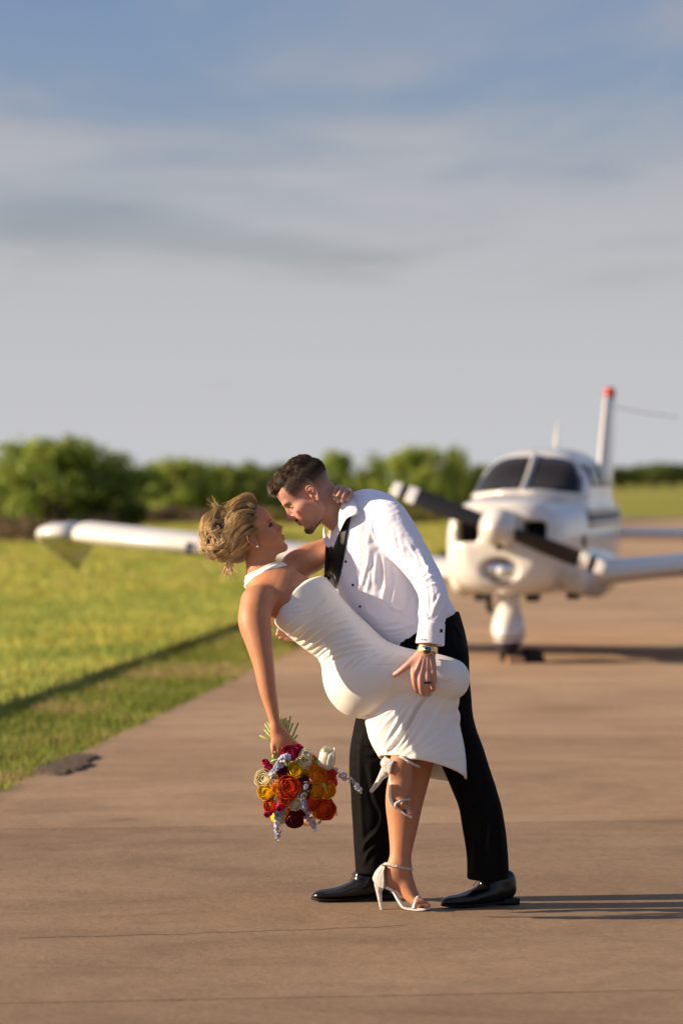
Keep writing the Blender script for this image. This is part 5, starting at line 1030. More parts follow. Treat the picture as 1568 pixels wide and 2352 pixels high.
inner = SDF(); inner.ops = list(dr.ops); zi0 = P(0, 1665, 0)[2]
dr.custom(lambda p: np.maximum(inner.value(p, 0.2) + 0.011, p[:, 2] - zi0).astype(np.float32), (-2, -2, 0), (2, 2, P(0, 1640, 0)[2]), k=0.004, mode='s')
dr.custom(lambda p: hemf(p).astype(np.float32), (-2, -2, 0), (2, 2, 2), k=0.002)
for cl, r_ in (([(984, 1592), (968, 1616), (948, 1650), (926, 1686), (906, 1712), (896, 1724)], 0.0066), ([(1000, 1590), (988, 1606), (974, 1630)], 0.006), ([(966, 1602), (944, 1632), (924, 1664), (904, 1696)], 0.0045), ([(832, 1646), (866, 1646), (906, 1634), (946, 1614), (975, 1596)], 0.006), ([(1006, 1576), (1026, 1572), (1046, 1562)], 0.005)):
    cp = catmull(np.array([(*q, 0) for q in cl], float), 4); fd_, _ = front_dy(drs, cp[:, 0], cp[:, 1]); nn_ = len(cp); rr_ = r_ * np.sin(np.pi * np.linspace(0.12, 0.88, nn_)) ** 0.7
    dr.tube([(P(cp[i, 0], cp[i, 1], fd_[i] - 0.0045), rr_[i], rr_[i]) for i in range(nn_)], n=1, k=0.014, mode='s')
VD, QD = dr.mesh(0.0040); VD = relax(VD, QD, 1)
FD = []
for pl, wd, am in (
    # ruching across the bodice, running from the back up towards the front
    ([(652, 1440), (672, 1424), (690, 1412), (712, 1408)], 3.2, 4), ([(664, 1458), (690, 1436), (720, 1420), (752, 1408)], 3.4, 4.5), ([(680, 1470), (704, 1446), (740, 1428), (778, 1412)], 3.4, 5), ([(694, 1480), (720, 1456), (756, 1436), (800, 1424)], 3.4, 5),
    ([(706, 1490), (730, 1470), (768, 1450), (815, 1440)], 3.4, 5), ([(718, 1500), (742, 1480), (780, 1462), (832, 1452)], 3.4, 4.5), ([(728, 1508), (750, 1490), (790, 1474), (848, 1464)], 3.2, 5), ([(736, 1520), (762, 1500), (800, 1486), (858, 1478)], 3.2, 5),
    ([(742, 1532), (768, 1512), (806, 1498), (866, 1492)], 3.2, 4), ([(790, 1533), (800, 1522), (822, 1506), (850, 1498)], 2.8, 4.5), ([(805, 1536), (820, 1520), (842, 1506)], 2.8, 4), ([(838, 1528), (850, 1512), (868, 1500)], 2.6, 3.5), ([(872, 1528), (884, 1512), (898, 1502)], 2.6, 4), ([(900, 1530), (912, 1514), (926, 1502)], 2.6, 3.5), ([(918, 1528), (926, 1516), (936, 1506)], 2.2, 3),
    ([(660, 1400), (676, 1392), (690, 1392)], 4, 3), ([(655, 1416), (676, 1404), (700, 1400)], 3, 3.5), ([(756, 1372), (740, 1388), (722, 1402)], 5, 3), ([(785, 1398), (764, 1404), (738, 1412)], 3, 3), ([(842, 1530), (880, 1529), (925, 1528)], 1.2, -1.6),
    # folds pulled from the hand to the heel
    ([(985, 1592), (962, 1620), (940, 1660), (915, 1700), (893, 1726)], 2.8, -13), ([(994, 1592), (972, 1622), (950, 1662), (925, 1702), (900, 1730)], 3.4, 10), ([(1002, 1585), (985, 1612), (962, 1660), (938, 1704), (910, 1734)], 4, 5), ([(968, 1598), (945, 1630), (922, 1668), (900, 1705), (888, 1722)], 3.4, 5),
    ([(950, 1608), (928, 1634), (905, 1668), (886, 1700), (880, 1715)], 3.2, 4.5), ([(930, 1618), (905, 1640), (882, 1666), (866, 1690)], 3.2, 4), ([(902, 1632), (880, 1645), (858, 1668)], 3, 4), ([(1040, 1588), (1015, 1620), (988, 1668), (956, 1712), (924, 1738)], 5, 4.5), ([(1052, 1640), (1025, 1668), (990, 1702), (945, 1736)], 5, 4.5), ([(1054, 1672), (1025, 1696), (985, 1724), (940, 1744)], 4.5, 4.5),
    ([(1056, 1700), (1020, 1720), (975, 1738), (930, 1744)], 4, 3.5), ([(1006, 1560), (1018, 1568), (1034, 1566)], 2.4, -4), ([(1000, 1572), (1022, 1572), (1046, 1562)], 3, -4), ([(1002, 1582), (1030, 1574), (1052, 1560)], 3, 3.5), ([(1045, 1575), (1043, 1640), (1040, 1700)], 1.2, -1.4),
    ([(836, 1652), (856, 1688), (884, 1722)], 3, 4.5), ([(980, 1736), (1020, 1742), (1060, 1738)], 4, 3)):
    sk = min(p[1] for p in pl) > 1555; FD.append((pl, wd * (1.25 if sk else 0.95), am * (0.95 if sk else 1.6)))
VD = folds(VD, QD, FD); VD = VD + normals(VD, QD) * (0.0015 * vnoise(VD, 20, 31))[:, None]
dress = link('dress', mesh('dress', VD, QD), M_dress, pw); dress['label'] = 'fitted ivory halter dress with ruched bodice'
# halter scarf round the neck
hbS = SDF(); bc0 = P(606, 1316, 0.0); bn = px_dir(0.476, 0.88, -0.10); bn /= np.linalg.norm(bn); bt = px_dir(0.88, -0.476)
hbS.custom(lambda p: wo.value(p, 0.05) - np.float32(0.0055), bc0 - 0.1, bc0 + 0.1, k=0.0, mode='u')
hbS.custom(lambda p: np.maximum(np.abs((p - bc0) @ bn) - (0.0175 - 0.05 * ((p - bc0) @ bt)), np.sqrt(((p - bc0) ** 2).sum(1)) - 0.092).astype(np.float32), (-2, -2, 0), (2, 2, 2), k=0.003)
V, Q = hbS.mesh(0.003); V = relax(V, Q, 1); nn = normals(V, Q); u_ = (V - bc0) @ bn; V = V + nn * (0.0014 * np.sin(u_ * 420 + 30 * ((V - bc0) @ bt)))[:, None]
link('halter_band', mesh('halter', V, Q), M_dress, dress)
# pearl heels
def heel(sole, heelp, counter, straps, dys):
    root = None; s_ = SDF(); s_.tube([pt(x, y, d, r, rv) for x, y, d, r, rv in sole], n=6, k=0.004); V, Q = s_.mesh(0.0026); V = relax(V, Q, 1); root = link('high_heel_shoe', mesh('insole', V, Q), M_shoeW, pw); root['label'] = 'pearl studded white stiletto sandal'
    s_ = SDF(); s_.tube([pt(x, y + 0, d, r, rv) for x, y, d, r, rv in heelp], n=5, k=0.003); V, Q = s_.mesh(0.0024); link('stiletto_heel', mesh('stiletto', V, Q), M_pearl, root)
    A = np.array([[P(*p) for p in r] for r in counter]); A = np.array([catmull(r, 5) for r in A]); A = np.stack([catmull(A[:, j], 5) for j in range(A.shape[1])], 1); m_ = MB(); m_.sheet(A, 0.003); m_.build('heel_counter', M_pearl, root)
    for st_ in straps: m_ = MB(); A = np.array([[P(*p) for p in r] for r in st_]); A = np.array([catmull(r, 6) for r in A]); m_.sheet(A, 0.003); m_.build('strap', M_pearl, root)
heel([(888, 2038, -0.109, 5, 0.026), (902, 2046, -0.111, 4.5, 0.022), (915, 2068, -0.115, 4.5, 0.022), (928, 2084, -0.119, 4.5, 0.032), (955, 2089, -0.123, 4, 0.042), (975, 2088, -0.125, 4, 0.040), (986, 2086, -0.126, 3, 0.02)],
     [(873, 2030, -0.108, 15, 0.020), (870, 2045, -0.108, 8, 0.012), (872, 2066, -0.108, 5.2, 0.0085), (877, 2092, -0.108, 4.2, 0.0072)],
     [[(882, 2042, -0.140), (866, 2036, -0.128), (862, 2032, -0.108), (866, 2034, -0.088), (882, 2040, -0.076)], [(884, 2026, -0.143), (862, 2022, -0.130), (856, 2018, -0.108), (862, 2020, -0.086), (884, 2024, -0.074)], [(882, 2004, -0.140), (868, 2002, -0.128), (864, 2000, -0.107), (868, 2000, -0.086), (882, 2002, -0.074)], [(884, 1992, -0.136), (878, 1988, -0.124), (877, 1986, -0.106), (878, 1986, -0.090), (884, 1990, -0.078)]],
     [[[(880, 1990, -0.106), (890, 1988, -0.142), (918, 1996, -0.150), (944, 2000, -0.120), (944, 2000, -0.09), (918, 1994, -0.062), (890, 1987, -0.070), (880, 1990, -0.106)], [(880, 1984, -0.106), (890, 1982, -0.142), (918, 1990, -0.150), (945, 1994, -0.120), (945, 1994, -0.09), (918, 1988, -0.062), (890, 1981, -0.070), (880, 1984, -0.106)]],
      [[(944, 2088, -0.172), (950, 2070, -0.174), (957, 2058, -0.150), (961, 2056, -0.12), (957, 2058, -0.085), (950, 2075, -0.074), (946, 2086, -0.074)], [(956, 2089, -0.172), (960, 2072, -0.176), (966, 2062, -0.152), (969, 2060, -0.12), (966, 2062, -0.085), (960, 2076, -0.076), (958, 2087, -0.074)]]], 0)
heel([(896, 1776, -0.19, 5, 0.024), (898, 1800, -0.192, 4.5, 0.021), (897, 1830, -0.195, 4.5, 0.022), (905, 1849, -0.197, 4.5, 0.034), (924, 1864, -0.2, 4, 0.042), (936, 1872, -0.2, 3.6, 0.036), (943, 1877, -0.2, 3, 0.02)],
     [(886, 1772, -0.189, 13, 0.019), (876, 1784, -0.189, 8, 0.012), (866, 1800, -0.189, 6, 0.009), (853, 1817, -0.189, 4.6, 0.0075)],
     [[(897, 1778, -0.222), (884, 1772, -0.210), (879, 1769, -0.190), (884, 1772, -0.170), (897, 1776, -0.158)], [(900, 1762, -0.224), (880, 1756, -0.211), (874, 1752, -0.189), (880, 1755, -0.168), (900, 1760, -0.156)], [(906, 1748, -0.220), (890, 1742, -0.208), (884, 1738, -0.188), (890, 1741, -0.168), (906, 1746, -0.156)]],
     [[[(905, 1743, -0.186), (920, 1742, -0.222), (946, 1758, -0.220), (962, 1765, -0.190), (946, 1757, -0.158), (918, 1742, -0.156), (905, 1743, -0.186)], [(908, 1738, -0.186), (923, 1737, -0.222), (949, 1752, -0.220), (966, 1759, -0.190), (949, 1752, -0.158), (921, 1737, -0.156), (908, 1738, -0.186)]],
      [[(908, 1858, -0.245), (912, 1848, -0.248), (926, 1842, -0.240), (940, 1840, -0.21), (936, 1842, -0.17), (915, 1850, -0.152), (910, 1856, -0.152)], [(904, 1849, -0.243), (909, 1842, -0.246), (925, 1836, -0.240), (941, 1833, -0.21), (936, 1836, -0.17), (912, 1844, -0.152), (906, 1848, -0.152)]]], 0)
# her hair: a loose pinned-up mass and separate locks
HW = lambda cx, cy: (451.6 + cx * 0.16, 1122.7 + cy * 0.16)
hw = SDF(); hw.T = (wO, wM, 0.001 * wS)
hw.ell((-6, 0, 62), (101, 79, 80), k=1); hw.ell((34, 0, 112), (46, 52, 30), k=18); hw.ell((-10, 0, 112), (60, 60, 44), k=20); hw.ell((-78, 0, 50), (40, 62, 62), k=30)
hw.T = None
bx, by = HW(270, 580)
hw.ell(P(bx, by, 0.03), (0.044, 0.058, 0.058), k=0.03); bx, by = HW(260, 800); hw.ell(P(bx, by, 0.02), (0.040, 0.052, 0.04), k=0.03); bx, by = HW(420, 880); hw.ell(P(bx, by, 0.01), (0.04, 0.05, 0.034), k=0.03)
def wcut(p):
    l = ((p - wO) @ wM) / (0.001 * wS); ay = np.abs(l[:, 1])
    face = l[:, 0] - (46 + 0.42 * (l[:, 2] - 40) - 0.10 * ay) ; low = np.where(l[:, 0] > -28, 8 - l[:, 2] + 0.9 * np.maximum(l[:, 0] * 0, 0), -45 - l[:, 2] - 0.6 * (l[:, 0] + 28))
    return (np.maximum(face, low) * 0.00095).astype(np.float32)
hw.custom(wcut, (-1, -1, 0), (1, 1, 2), k=0.012)
V, Q = hw.mesh(0.004); V = relax(V, Q, 1); V = V + normals(V, Q) * (0.004 * vnoise(V, 45, 41))[:, None]
hairw = link('hair', mesh('woman_hair', V, Q, np.tile((0.060, 0.034, 0.018), (len(V), 1))), M_hairW, pw); hairw['label'] = 'tousled blonde hair pinned up with loose curls'
G_ = [([(870, 225), (800, 110), (690, 100), (560, 190), (460, 300)], 26, 1), ([(865, 245), (770, 150), (640, 150), (520, 230), (440, 330)], 26, 1), ([(850, 262), (740, 220), (600, 250), (480, 310), (420, 430)], 26, 1), ([(800, 320), (690, 320), (560, 380), (460, 480), (400, 600)], 24, .9), ([(800, 390), (700, 420), (560, 520), (450, 650), (370, 760)], 24, .55),
      ([(830, 470), (740, 520), (600, 620), (480, 760), (390, 880)], 24, .5), ([(850, 560), (750, 610), (620, 710), (490, 840), (360, 940)], 22, .6), ([(870, 640), (770, 690), (640, 790), (500, 910), (350, 990)], 22, .9), ([(850, 690), (750, 760), (650, 860), (520, 950), (370, 1030)], 20, 1), ([(740, 790), (680, 880), (580, 960), (450, 1020), (340, 990)], 20, .95),
      ([(720, 880), (690, 960), (600, 1010), (500, 1020), (420, 960)], 18, .45), ([(700, 950), (670, 1000), (590, 1035), (500, 1020), (440, 980)], 18, .4), ([(640, 200), (520, 260), (430, 280), (440, 380), (520, 300)], 18, 1), ([(600, 330), (520, 420), (430, 540), (370, 660), (380, 760), (420, 700)], 20, 1), ([(760, 420), (640, 560), (540, 680), (470, 800), (420, 930), (330, 900)], 18, .8),
      ([(890, 590), (830, 690), (760, 790), (660, 880), (540, 960)], 20, .9), ([(880, 560), (810, 650), (720, 740), (600, 840), (460, 930)], 20, .8), ([(830, 640), (780, 740), (720, 830), (620, 930), (500, 990)], 20, 1), ([(870, 400), (760, 440), (640, 520), (520, 640), (420, 780)], 22, .5), ([(860, 330), (760, 330), (640, 370), (520, 470), (420, 600)], 22, .7),
      # bun
      ([(300, 300), (200, 350), (120, 430), (85, 540), (80, 660)], 24, 1), ([(340, 350), (250, 400), (180, 480), (150, 560), (130, 640)], 26, 1), ([(90, 520), (75, 620), (80, 720), (100, 820), (140, 900)], 22, 1), ([(200, 400), (140, 500), (110, 600), (110, 700), (140, 780)], 24, .9),
      ([(420, 300), (330, 260), (250, 330), (200, 420), (140, 430), (100, 540)], 24, 1), ([(400, 400), (300, 380), (190, 440), (130, 540), (90, 650), (100, 740)], 26, 1), ([(380, 500), (280, 460), (200, 520), (190, 600), (260, 620), (330, 580)], 24, 1), ([(380, 620), (280, 590), (170, 610), (110, 690), (110, 800), (170, 860)], 24, 1),
      ([(370, 700), (290, 680), (240, 740), (270, 810), (350, 800), (420, 740)], 22, 1), ([(330, 640), (240, 640), (150, 700), (130, 790), (160, 880), (250, 900)], 20, .8), ([(400, 800), (320, 830), (230, 850), (150, 830), (90, 870), (120, 900)], 22, 1), ([(430, 860), (340, 900), (260, 930), (190, 960), (150, 930)], 20, .85), ([(400, 940), (310, 940), (250, 990), (190, 980), (140, 960)], 18, .9),
      ([(410, 340), (380, 280), (310, 250), (260, 240), (235, 200)], 9, 1), ([(330, 330), (290, 300), (270, 260), (240, 230)], 8, .9), ([(470, 350), (420, 420), (440, 480), (500, 440)], 16, .8), ([(300, 520), (330, 600), (400, 640), (440, 600)], 18, .7), ([(250, 420), (210, 500), (220, 600), (290, 700), (300, 780)], 20, 1),
      # wisps at the nape
      ([(500, 980), (450, 1060), (410, 1150), (370, 1215)], 9, 1), ([(510, 1000), (450, 1080), (430, 1170), (405, 1245)], 9, 1.1), ([(540, 1000), (500, 1080), (500, 1160), (485, 1260)], 9, .9), ([(530, 990), (470, 1050), (465, 1150), (455, 1200)], 9, 1.1), ([(480, 1000), (400, 1030), (340, 1020), (330, 960)], 14, 1)]
PTs = []; cc = []; K = 16
gd_ = hw
for gi_, (g, wd, br) in enumerate(G_):
    gp = catmull(np.array([(*HW(*q), 0) for q in g], float), 8); t_ = np.linspace(0, len(gp) - 1, K); gp = np.stack([np.interp(t_, np.arange(len(gp)), gp[:, a]) for a in range(3)], 1)
    fd, hit = front_dy(gd_, gp[:, 0], gp[:, 1], n=90); fd = np.where(hit, fd, 0.0); fd = np.convolve(np.pad(fd, 2, mode='edge'), np.ones(5) / 5, 'valid')
    far = (0.03 - fd) + 0.03
    nst = int(60 + wd * 5)
    for sidef in (0, 1):
        base = np.array([P(gp[i, 0], gp[i, 1], (fd[i] - 0.006) if sidef == 0 else far[i] + 0.006) for i in range(K)])
        tg = np.gradient(base, axis=0); tg /= np.linalg.norm(tg, axis=1, keepdims=True); pr = np.cross(tg, (0, 1, 0)); pr /= np.linalg.norm(pr, axis=1, keepdims=True) + 1e-9
        for _ in range(nst if sidef == 0 else nst // 2):
            a = rng.normal(0, 0.55); b_ = rng.normal(0, 0.45); w_ = wd * 0.16 * PXM; prof = 0.35 + 0.75 * np.sin(np.pi * np.linspace(0.08, 0.86, K)); fr = rng.uniform(5, 11); ph_ = rng.uniform(0, 6.3)
            wv = 0.0016 * np.sin(np.linspace(0, fr, K) + ph_)
            s0 = rng.uniform(0, 0.12); e0 = rng.uniform(0.85, 1.0); q = base + pr * (a * w_ * prof + wv)[:, None] + np.array((0, 1, 0)) * (b_ * w_ * prof * 0.8 - 0.002)[:, None]
            ti = np.linspace(s0 * (K - 1), e0 * (K - 1), K); q = np.stack([np.interp(ti, np.arange(K), q[:, c]) for c in range(3)], 1)
            fl = rng.random()
            if fl < 0.09: q += np.linspace(0, 1, K)[:, None] ** 2 * rng.normal(0, 0.014, 3)
            PTs.append(q); v = rng.uniform(0.55, 1.25) * br; dark = np.array((0.24, 0.135, 0.052)); light = np.array((0.96, 0.70, 0.34)); m_ = np.clip(rng.beta(2.0, 1.2) * v * 1.1, 0, 1)
            ramp = np.clip(0.25 + 1.1 * np.linspace(0, 1, K), 0, 1)[:, None] * m_; cc.append(dark * (1 - ramp) + light * ramp)
V, Q, Cc = strands(np.array(PTs), 0.0008, 0.0005, np.array(cc)); link('hair_locks', mesh('locks', V, Q, Cc), M_hairW, hairw)
# ------------------------------------------------------------------ the bouquet, held upside down
BQ = lambda cx, cy: (564.5 + cx * 0.2, 1630.7 + cy * 0.2)
BC = P(684, 1815, -0.225)
bq = empty('bouquet', P(690, 1925, -0.225)); tag(bq, 'round bouquet of crimson, orange, yellow and cream flowers hanging from the woman\'s hand', 'bouquet'); BO = Vector(bq.location)
def inB(o): o.parent = bq; o.location = Vector(o.location) - BO; return o
FCOL = {'crimson': (0.50, 0.004, 0.075), 'darkred': (0.17, 0.003, 0.016), 'yellow': (0.92, 0.60, 0.008), 'cream': (0.92, 0.84, 0.58), 'orange': (0.95, 0.31, 0.01), 'redorange': (0.80, 0.085, 0.008), 'white': (0.86, 0.83, 0.70), 'peach': (0.86, 0.55, 0.32), 'amber': (0.95, 0.44, 0.012), 'blue': (0.64, 0.68, 0.84), 'lilac': (0.72, 0.68, 0.78)}
def petal_mat(k):
    c = FCOL[k]; m = mat('petal_' + k, c, rough=0.55, spec=0.25, noise=(120, 0.14)); t = m.node_tree; b = t.nodes['Principled BSDF']; tr_ = t.nodes.new('ShaderNodeBsdfTranslucent'); tr_.inputs[0].default_value = (*c, 1); ms = t.nodes.new('ShaderNodeMixShader'); ms.inputs[0].default_value = 0.3
    t.links.new(b.outputs[0], ms.inputs[1]); t.links.new(tr_.outputs[0], ms.inputs[2]); t.links.new(ms.outputs[0], t.nodes['Material Output'].inputs[0]); return m
FM = {k: petal_mat(k) for k in FCOL}
M_stem = mat('green_stem', (0.30, 0.38, 0.08), rough=0.5, noise=(40, 0.25)); M_gleaf = mat('green_leaf', (0.05, 0.10, 0.02), rough=0.45, noise=(60, 0.2))
def petal(rad, az, wdt, t0, t1, rr, n=6, m=5):
    """a cupped petal on a sphere of the given radius: polar angle t1 (rim) to t0 (base)"""
    A = []
    wob = rr.uniform(0, 6.3)
    for j in range(m):
        v = j / (m - 1); row = []
        for i in range(n):
            u = -1 + 2 * i / (n - 1); th = t0 + (t1 + 0.28 * u * u + 0.05 * math.sin(3 * u + wob) - t0) * v; r_ = rad * (1 + 0.10 * v ** 3 * (1 + 0.5 * math.sin(4 * u + wob)) - 0.10 * (1 - v) ** 2); a = az + wdt * u * (0.55 + 0.45 * math.sin(math.pi * min(0.5, 0.15 + v * 0.5)))
            row.append((r_ * math.sin(th) * math.cos(a), r_ * math.sin(th) * math.sin(a), r_ * math.cos(th)))
        A.append(row)
    return np.array(A)
def flower(cx, cy, rpx, kind, style='ran', dyo=None, tilt=None, seed=0):
    rr = np.random.default_rng(seed + int(cx * 7 + cy)); px, py = BQ(cx, cy); R_ = rpx * 0.2 * PXM * 0.96
    ex, ey = (px - 684), (py - 1815); rho = math.hypot(ex, ey) / 112
    dy = -0.225 - 0.13 * math.sqrt(max(0.0, 1 - min(rho, 1) ** 2)) if dyo is None else dyo
    c = P(px, py, dy); axis = (c - BC) * np.array((1.0, 1.0, 1.0)); axis /= np.linalg.norm(axis) + 1e-9; axis = axis * 0.6 + np.array((0.02, -0.75, 0.05)) if tilt is None else np.array(tilt, float); axis /= np.linalg.norm(axis); M_ = frame(np.cross(axis, (0.3, 0.2, 1)), axis)
    inner = MB(); ly = {'ran': 7, 'rose': 5, 'bud': 3, 'open': 5}[style]; outer = []
    for j in range(ly):
        f = j / (ly - 1); rad = R_ * (0.24 + 0.74 * f); n = 3 + int(round(2 * f)) if style != 'ran' else 4 + int(round(2 * f)); t1 = {'ran': 0.25 + 0.95 * f, 'rose': 0.20 + 1.05 * f, 'bud': 0.12 + 0.42 * f, 'open': 0.35 + 1.1 * f}[style]
        for k in range(n):
            A = petal(rad * rr.uniform(0.95, 1.05), 2 * math.pi * (k + 0.5 * j) / n + rr.uniform(-0.2, 0.2), math.pi / n * 1.35, 2.35, t1 + rr.uniform(-0.1, 0.1), rr)
            if style == 'bud': A = A * np.array((0.72, 0.72, 1.25))
            if j < ly - 1: inner.sheet(A, 0.0006)
            else: outer.append(A)
    inner.ell((0, 0, 0), (R_ * 0.22,) * 3, nu=8, nv=6)
    V_ = np.array(inner.V) @ M_.T; b = MB(); b.V = [tuple(v) for v in V_]; b.F = inner.F; o = b.build({'ran': 'ranunculus', 'rose': 'rose', 'bud': 'rose_bud', 'open': 'poppy'}[style], FM[kind], None); o.location = c; inB(o)
    for A in outer: pb = MB(); pb.sheet(A @ M_.T, 0.0008); pb.build('petal', FM[kind], o)
    # stalk from the flower into the hand
    return o, c, axis
FL = [(505, 510, 98, 'crimson', 'rose'), (600, 462, 62, 'crimson', 'open'), (235, 612, 55, 'crimson', 'bud'), (262, 668, 52, 'crimson', 'open'), (440, 730, 80, 'darkred', 'rose'), (655, 800, 70, 'darkred', 'rose'), (580, 702, 98, 'yellow', 'ran'), (668, 625, 92, 'cream', 'rose'), (690, 530, 72, 'white', 'open'), (918, 600, 150, 'white', 'bud'),
      (215, 800, 108, 'cream', 'rose'), (235, 950, 98, 'yellow', 'ran'), (500, 890, 132, 'redorange', 'ran'), (390, 905, 85, 'amber', 'ran'), (820, 750, 98, 'orange', 'ran'), (738, 715, 72, 'orange', 'rose'), (950, 755, 88, 'redorange', 'open'), (810, 940, 92, 'amber', 'ran'), (935, 925, 98, 'amber', 'rose'), (770, 1065, 105, 'redorange', 'ran'),
      (905, 1145, 122, 'redorange', 'ran'), (625, 925, 68, 'orange', 'rose'), (285, 1105, 85, 'redorange', 'rose'), (265, 1185, 68, 'crimson', 'bud'), (400, 1120, 74, 'crimson', 'bud'), (560, 1260, 104, 'darkred', 'rose'), (630, 1180, 60, 'darkred', 'rose'), (338, 832, 58, 'peach', 'rose'), (470, 1010, 92, 'redorange', 'rose'), (840, 1180, 78, 'orange', 'rose'), (700, 930, 80, 'darkred', 'rose'), (560, 1090, 70, 'cream', 'rose'), (880, 850, 70, 'orange', 'rose')]
HAND = P(650, 1712, -0.205); stem = MB()
for i, (cx, cy, rp, k_, st_) in enumerate(FL):
    o, c, axn = flower(cx, cy, rp, k_, st_, seed=i, tilt=(0.2, -0.45, 0.85) if (k_, st_) == ('white', 'bud') else None)
    sb = MB(); m_ = (c + HAND) / 2 + (BC - HAND) * 0.1; sb.tube([c - axn * 0.006 - np.array((0, -0.01, 0)), m_ + np.array((0, 0.03, 0)), HAND + rng.normal(0, 0.006, 3)], 0.002, 6); so_ = sb.build('flower_stalk', M_stem, None); inB(so_)
# far side of the ball, so that it is round
for i in range(16):
    a = i * 2.4; r_ = 0.028 + 0.10 * math.sqrt((i + 0.5) / 16); cxp, cyp = 684 + r_ / PXM * math.cos(a), 1812 + r_ / PXM * math.sin(a) * 1.02; q = ((cxp - 564.5) / 0.2, (cyp - 1630.7) / 0.2); kk = ['orange', 'crimson', 'yellow', 'cream', 'redorange', 'peach'][i % 6]
    dd = -0.225 + 0.12 * math.sqrt(max(0.02, 1 - (r_ / 0.15) ** 2)); flower(q[0], q[1], 90, kk, 'rose', dyo=dd, tilt=(0.6 * math.cos(a), 0.7, -0.6 * math.sin(a)), seed=100 + i)
def spike(pts, n, kind, r0=0.010, tip=True, seed=0):
    rr = np.random.default_rng(seed); pc = catmull(np.array([P(*BQ(x, y), d) for x, y, d in pts]), 8); b = MB(); st_ = MB(); st_.tube(pc, [0.0018 * (1 - 0.5 * i / len(pc)) for i in range(len(pc))], 6)
    for i in range(n):
        f = (i + rr.random()) / n; q = pc[min(len(pc) - 1, int(f * (len(pc) - 1)))]; a = rr.uniform(0, 6.3); dv = rr.normal(0, 1, 3); dv /= np.linalg.norm(dv); s_ = r0 * (1.15 - 0.55 * f) * rr.uniform(0.8, 1.2); c = q + dv * s_ * 0.75; M_ = frame(np.cross(dv, (0.2, 0.5, 1)), dv)
        for k in range(5):
            A = [];
            for v in (0, 0.5, 1):
                A.append([M_ @ np.array((s_ * v * math.cos(2 * math.pi * k / 5 + u * 0.6), s_ * v * math.sin(2 * math.pi * k / 5 + u * 0.6), s_ * (0.35 * v + 0.15 * math.cos(u * 2) * v))) + c for u in (-1, 0, 1)])
            b.sheet(np.array(A), 0.0005)
    o = b.build('delphinium_spike', FM[kind], None); inB(o); s2 = st_.build('spike_stem', M_stem, o)
    if tip:
        tb = MB()
        for i in range(7): q = pc[-1 - i // 2] + rr.normal(0, 0.003, 3); tb.ell(q, (0.0038,) * 3, nu=7, nv=5)
        tb.build('flower_buds', mat('pale_bud', (0.60, 0.66, 0.42), rough=0.5), o)
    return o
spike([(470, 560, -0.345), (400, 620, -0.35), (330, 700, -0.345), (290, 770, -0.335)], 24, 'blue', 0.011, False, 1)
spike([(400, 1130, -0.30), (370, 1230, -0.30), (372, 1350, -0.29), (368, 1485, -0.28)], 34, 'blue', 0.0125, True, 2)
spike([(640, 960, -0.36), (660, 1080, -0.35), (710, 1200, -0.33), (760, 1290, -0.30), (800, 1380, -0.28)], 40, 'blue', 0.0115, False, 3)
spike([(980, 690, -0.26), (1080, 740, -0.26), (1190, 820, -0.26), (1260, 880, -0.26), (1310, 930, -0.26)], 30, 'lilac', 0.0105, True, 4)
spike([(690, 870, -0.365), (680, 920, -0.365)], 8, 'lilac', 0.009, False, 5); spike([(470, 1060, -0.33), (530, 1100, -0.33), (600, 1090, -0.33)], 12, 'lilac', 0.008, True, 6)
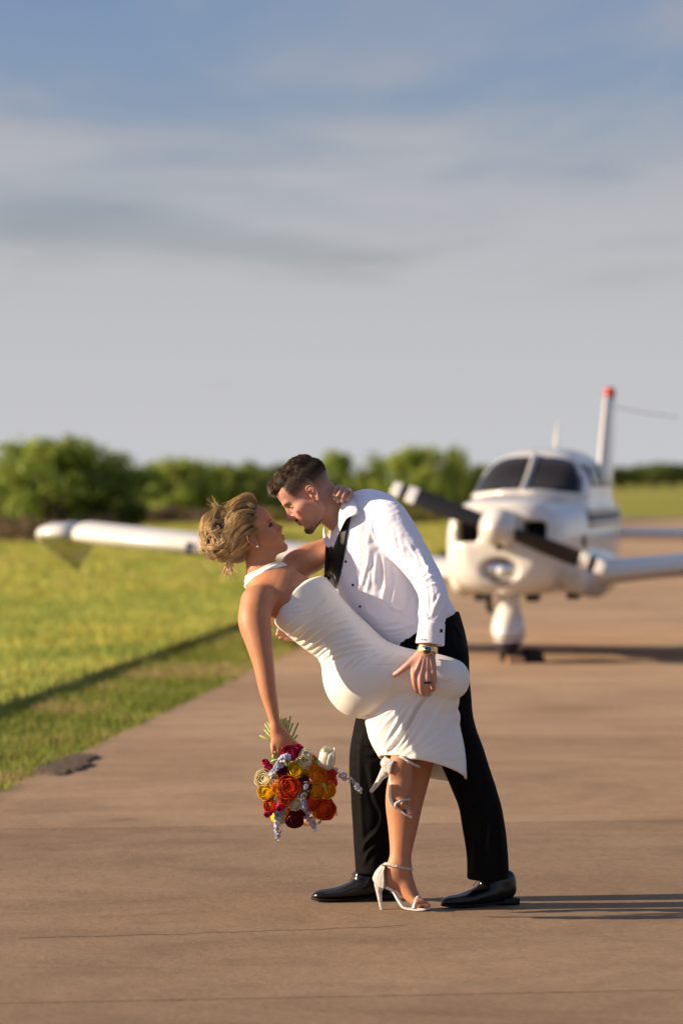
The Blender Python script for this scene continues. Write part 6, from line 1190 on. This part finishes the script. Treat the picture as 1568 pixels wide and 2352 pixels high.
# leaves and filler buds
for i, (x0, y0, x1, y1, d) in enumerate(((760, 560, 860, 680, -0.30), (770, 590, 830, 560, -0.30), (280, 610, 380, 570, -0.31), (240, 1050, 345, 985, -0.32), (310, 1010, 280, 1120, -0.325), (640, 560, 700, 480, -0.29), (880, 830, 910, 920, -0.345), (960, 1010, 1010, 1130, -0.27), (560, 980, 580, 1090, -0.35))):
    a, c = P(*BQ(x0, y0), d), P(*BQ(x1, y1), d - 0.01); t_ = c - a; L_ = np.linalg.norm(t_); u_ = np.cross(t_ / L_, (0, 1, 0.2)); A = [[a + t_ * v + u_ * L_ * 0.16 * s_ * math.sin(math.pi * min(1, v + 0.05)) + np.array((0, -0.004 * math.sin(3 * v) + 0.002 * abs(s_), 0)) for s_ in (-1, 0, 1)] for v in np.linspace(0, 1, 6)]
    b = MB(); b.sheet(np.array(A), 0.0006); inB(b.build('leaf', M_gleaf if i % 2 else M_stem, None))
for i, (cx, cy, d) in enumerate(((980, 1180, -0.27), (1030, 1190, -0.26), (840, 1290, -0.28), (690, 960, -0.36), (320, 535, -0.30), (440, 1290, -0.29))):
    b = MB()
    for k in range(6): b.ell(P(*BQ(cx + rng.normal(0, 14), cy + rng.normal(0, 14)), d + rng.normal(0, 0.004)), (0.004,) * 3, nu=7, nv=5)
    inB(b.build('filler_buds', mat('bud_green', (0.42, 0.48, 0.18), rough=0.5), None))
# cut stem ends sticking out above the hand
for i, (ex, ey, bx_, by_, d) in enumerate(((160, 303, 300, 370, -0.205), (222, 165, 310, 300, -0.20), (215, 235, 305, 330, -0.198), (250, 145, 325, 290, -0.19), (235, 190, 320, 310, -0.205), (262, 235, 330, 320, -0.21), (240, 270, 320, 340, -0.2), (435, 108, 420, 300, -0.20), (462, 102, 440, 290, -0.205), (482, 128, 450, 300, -0.195), (515, 84, 470, 320, -0.20), (540, 162, 480, 330, -0.205), (603, 158, 520, 350, -0.20), (593, 300, 540, 360, -0.205), (400, 62, 400, 280, -0.185), (420, 120, 410, 280, -0.18))):
    e_, m_ = P(*BQ(ex, ey), d), P(*BQ(bx_, by_), d); b = MB(); b.tube([HAND + rng.normal(0, 0.004, 3), m_ * 0.7 + HAND * 0.3, m_, e_], [0.0034, 0.0034, 0.0034, 0.0033], 7); inB(b.build('cut_stem', M_stem, None))

# carried a little out from her side
vc = Vector((0, -CAM_D, CAM_H)) - bq.location; bq.location = bq.location + vc.normalized() * 0.083   # toward the lens
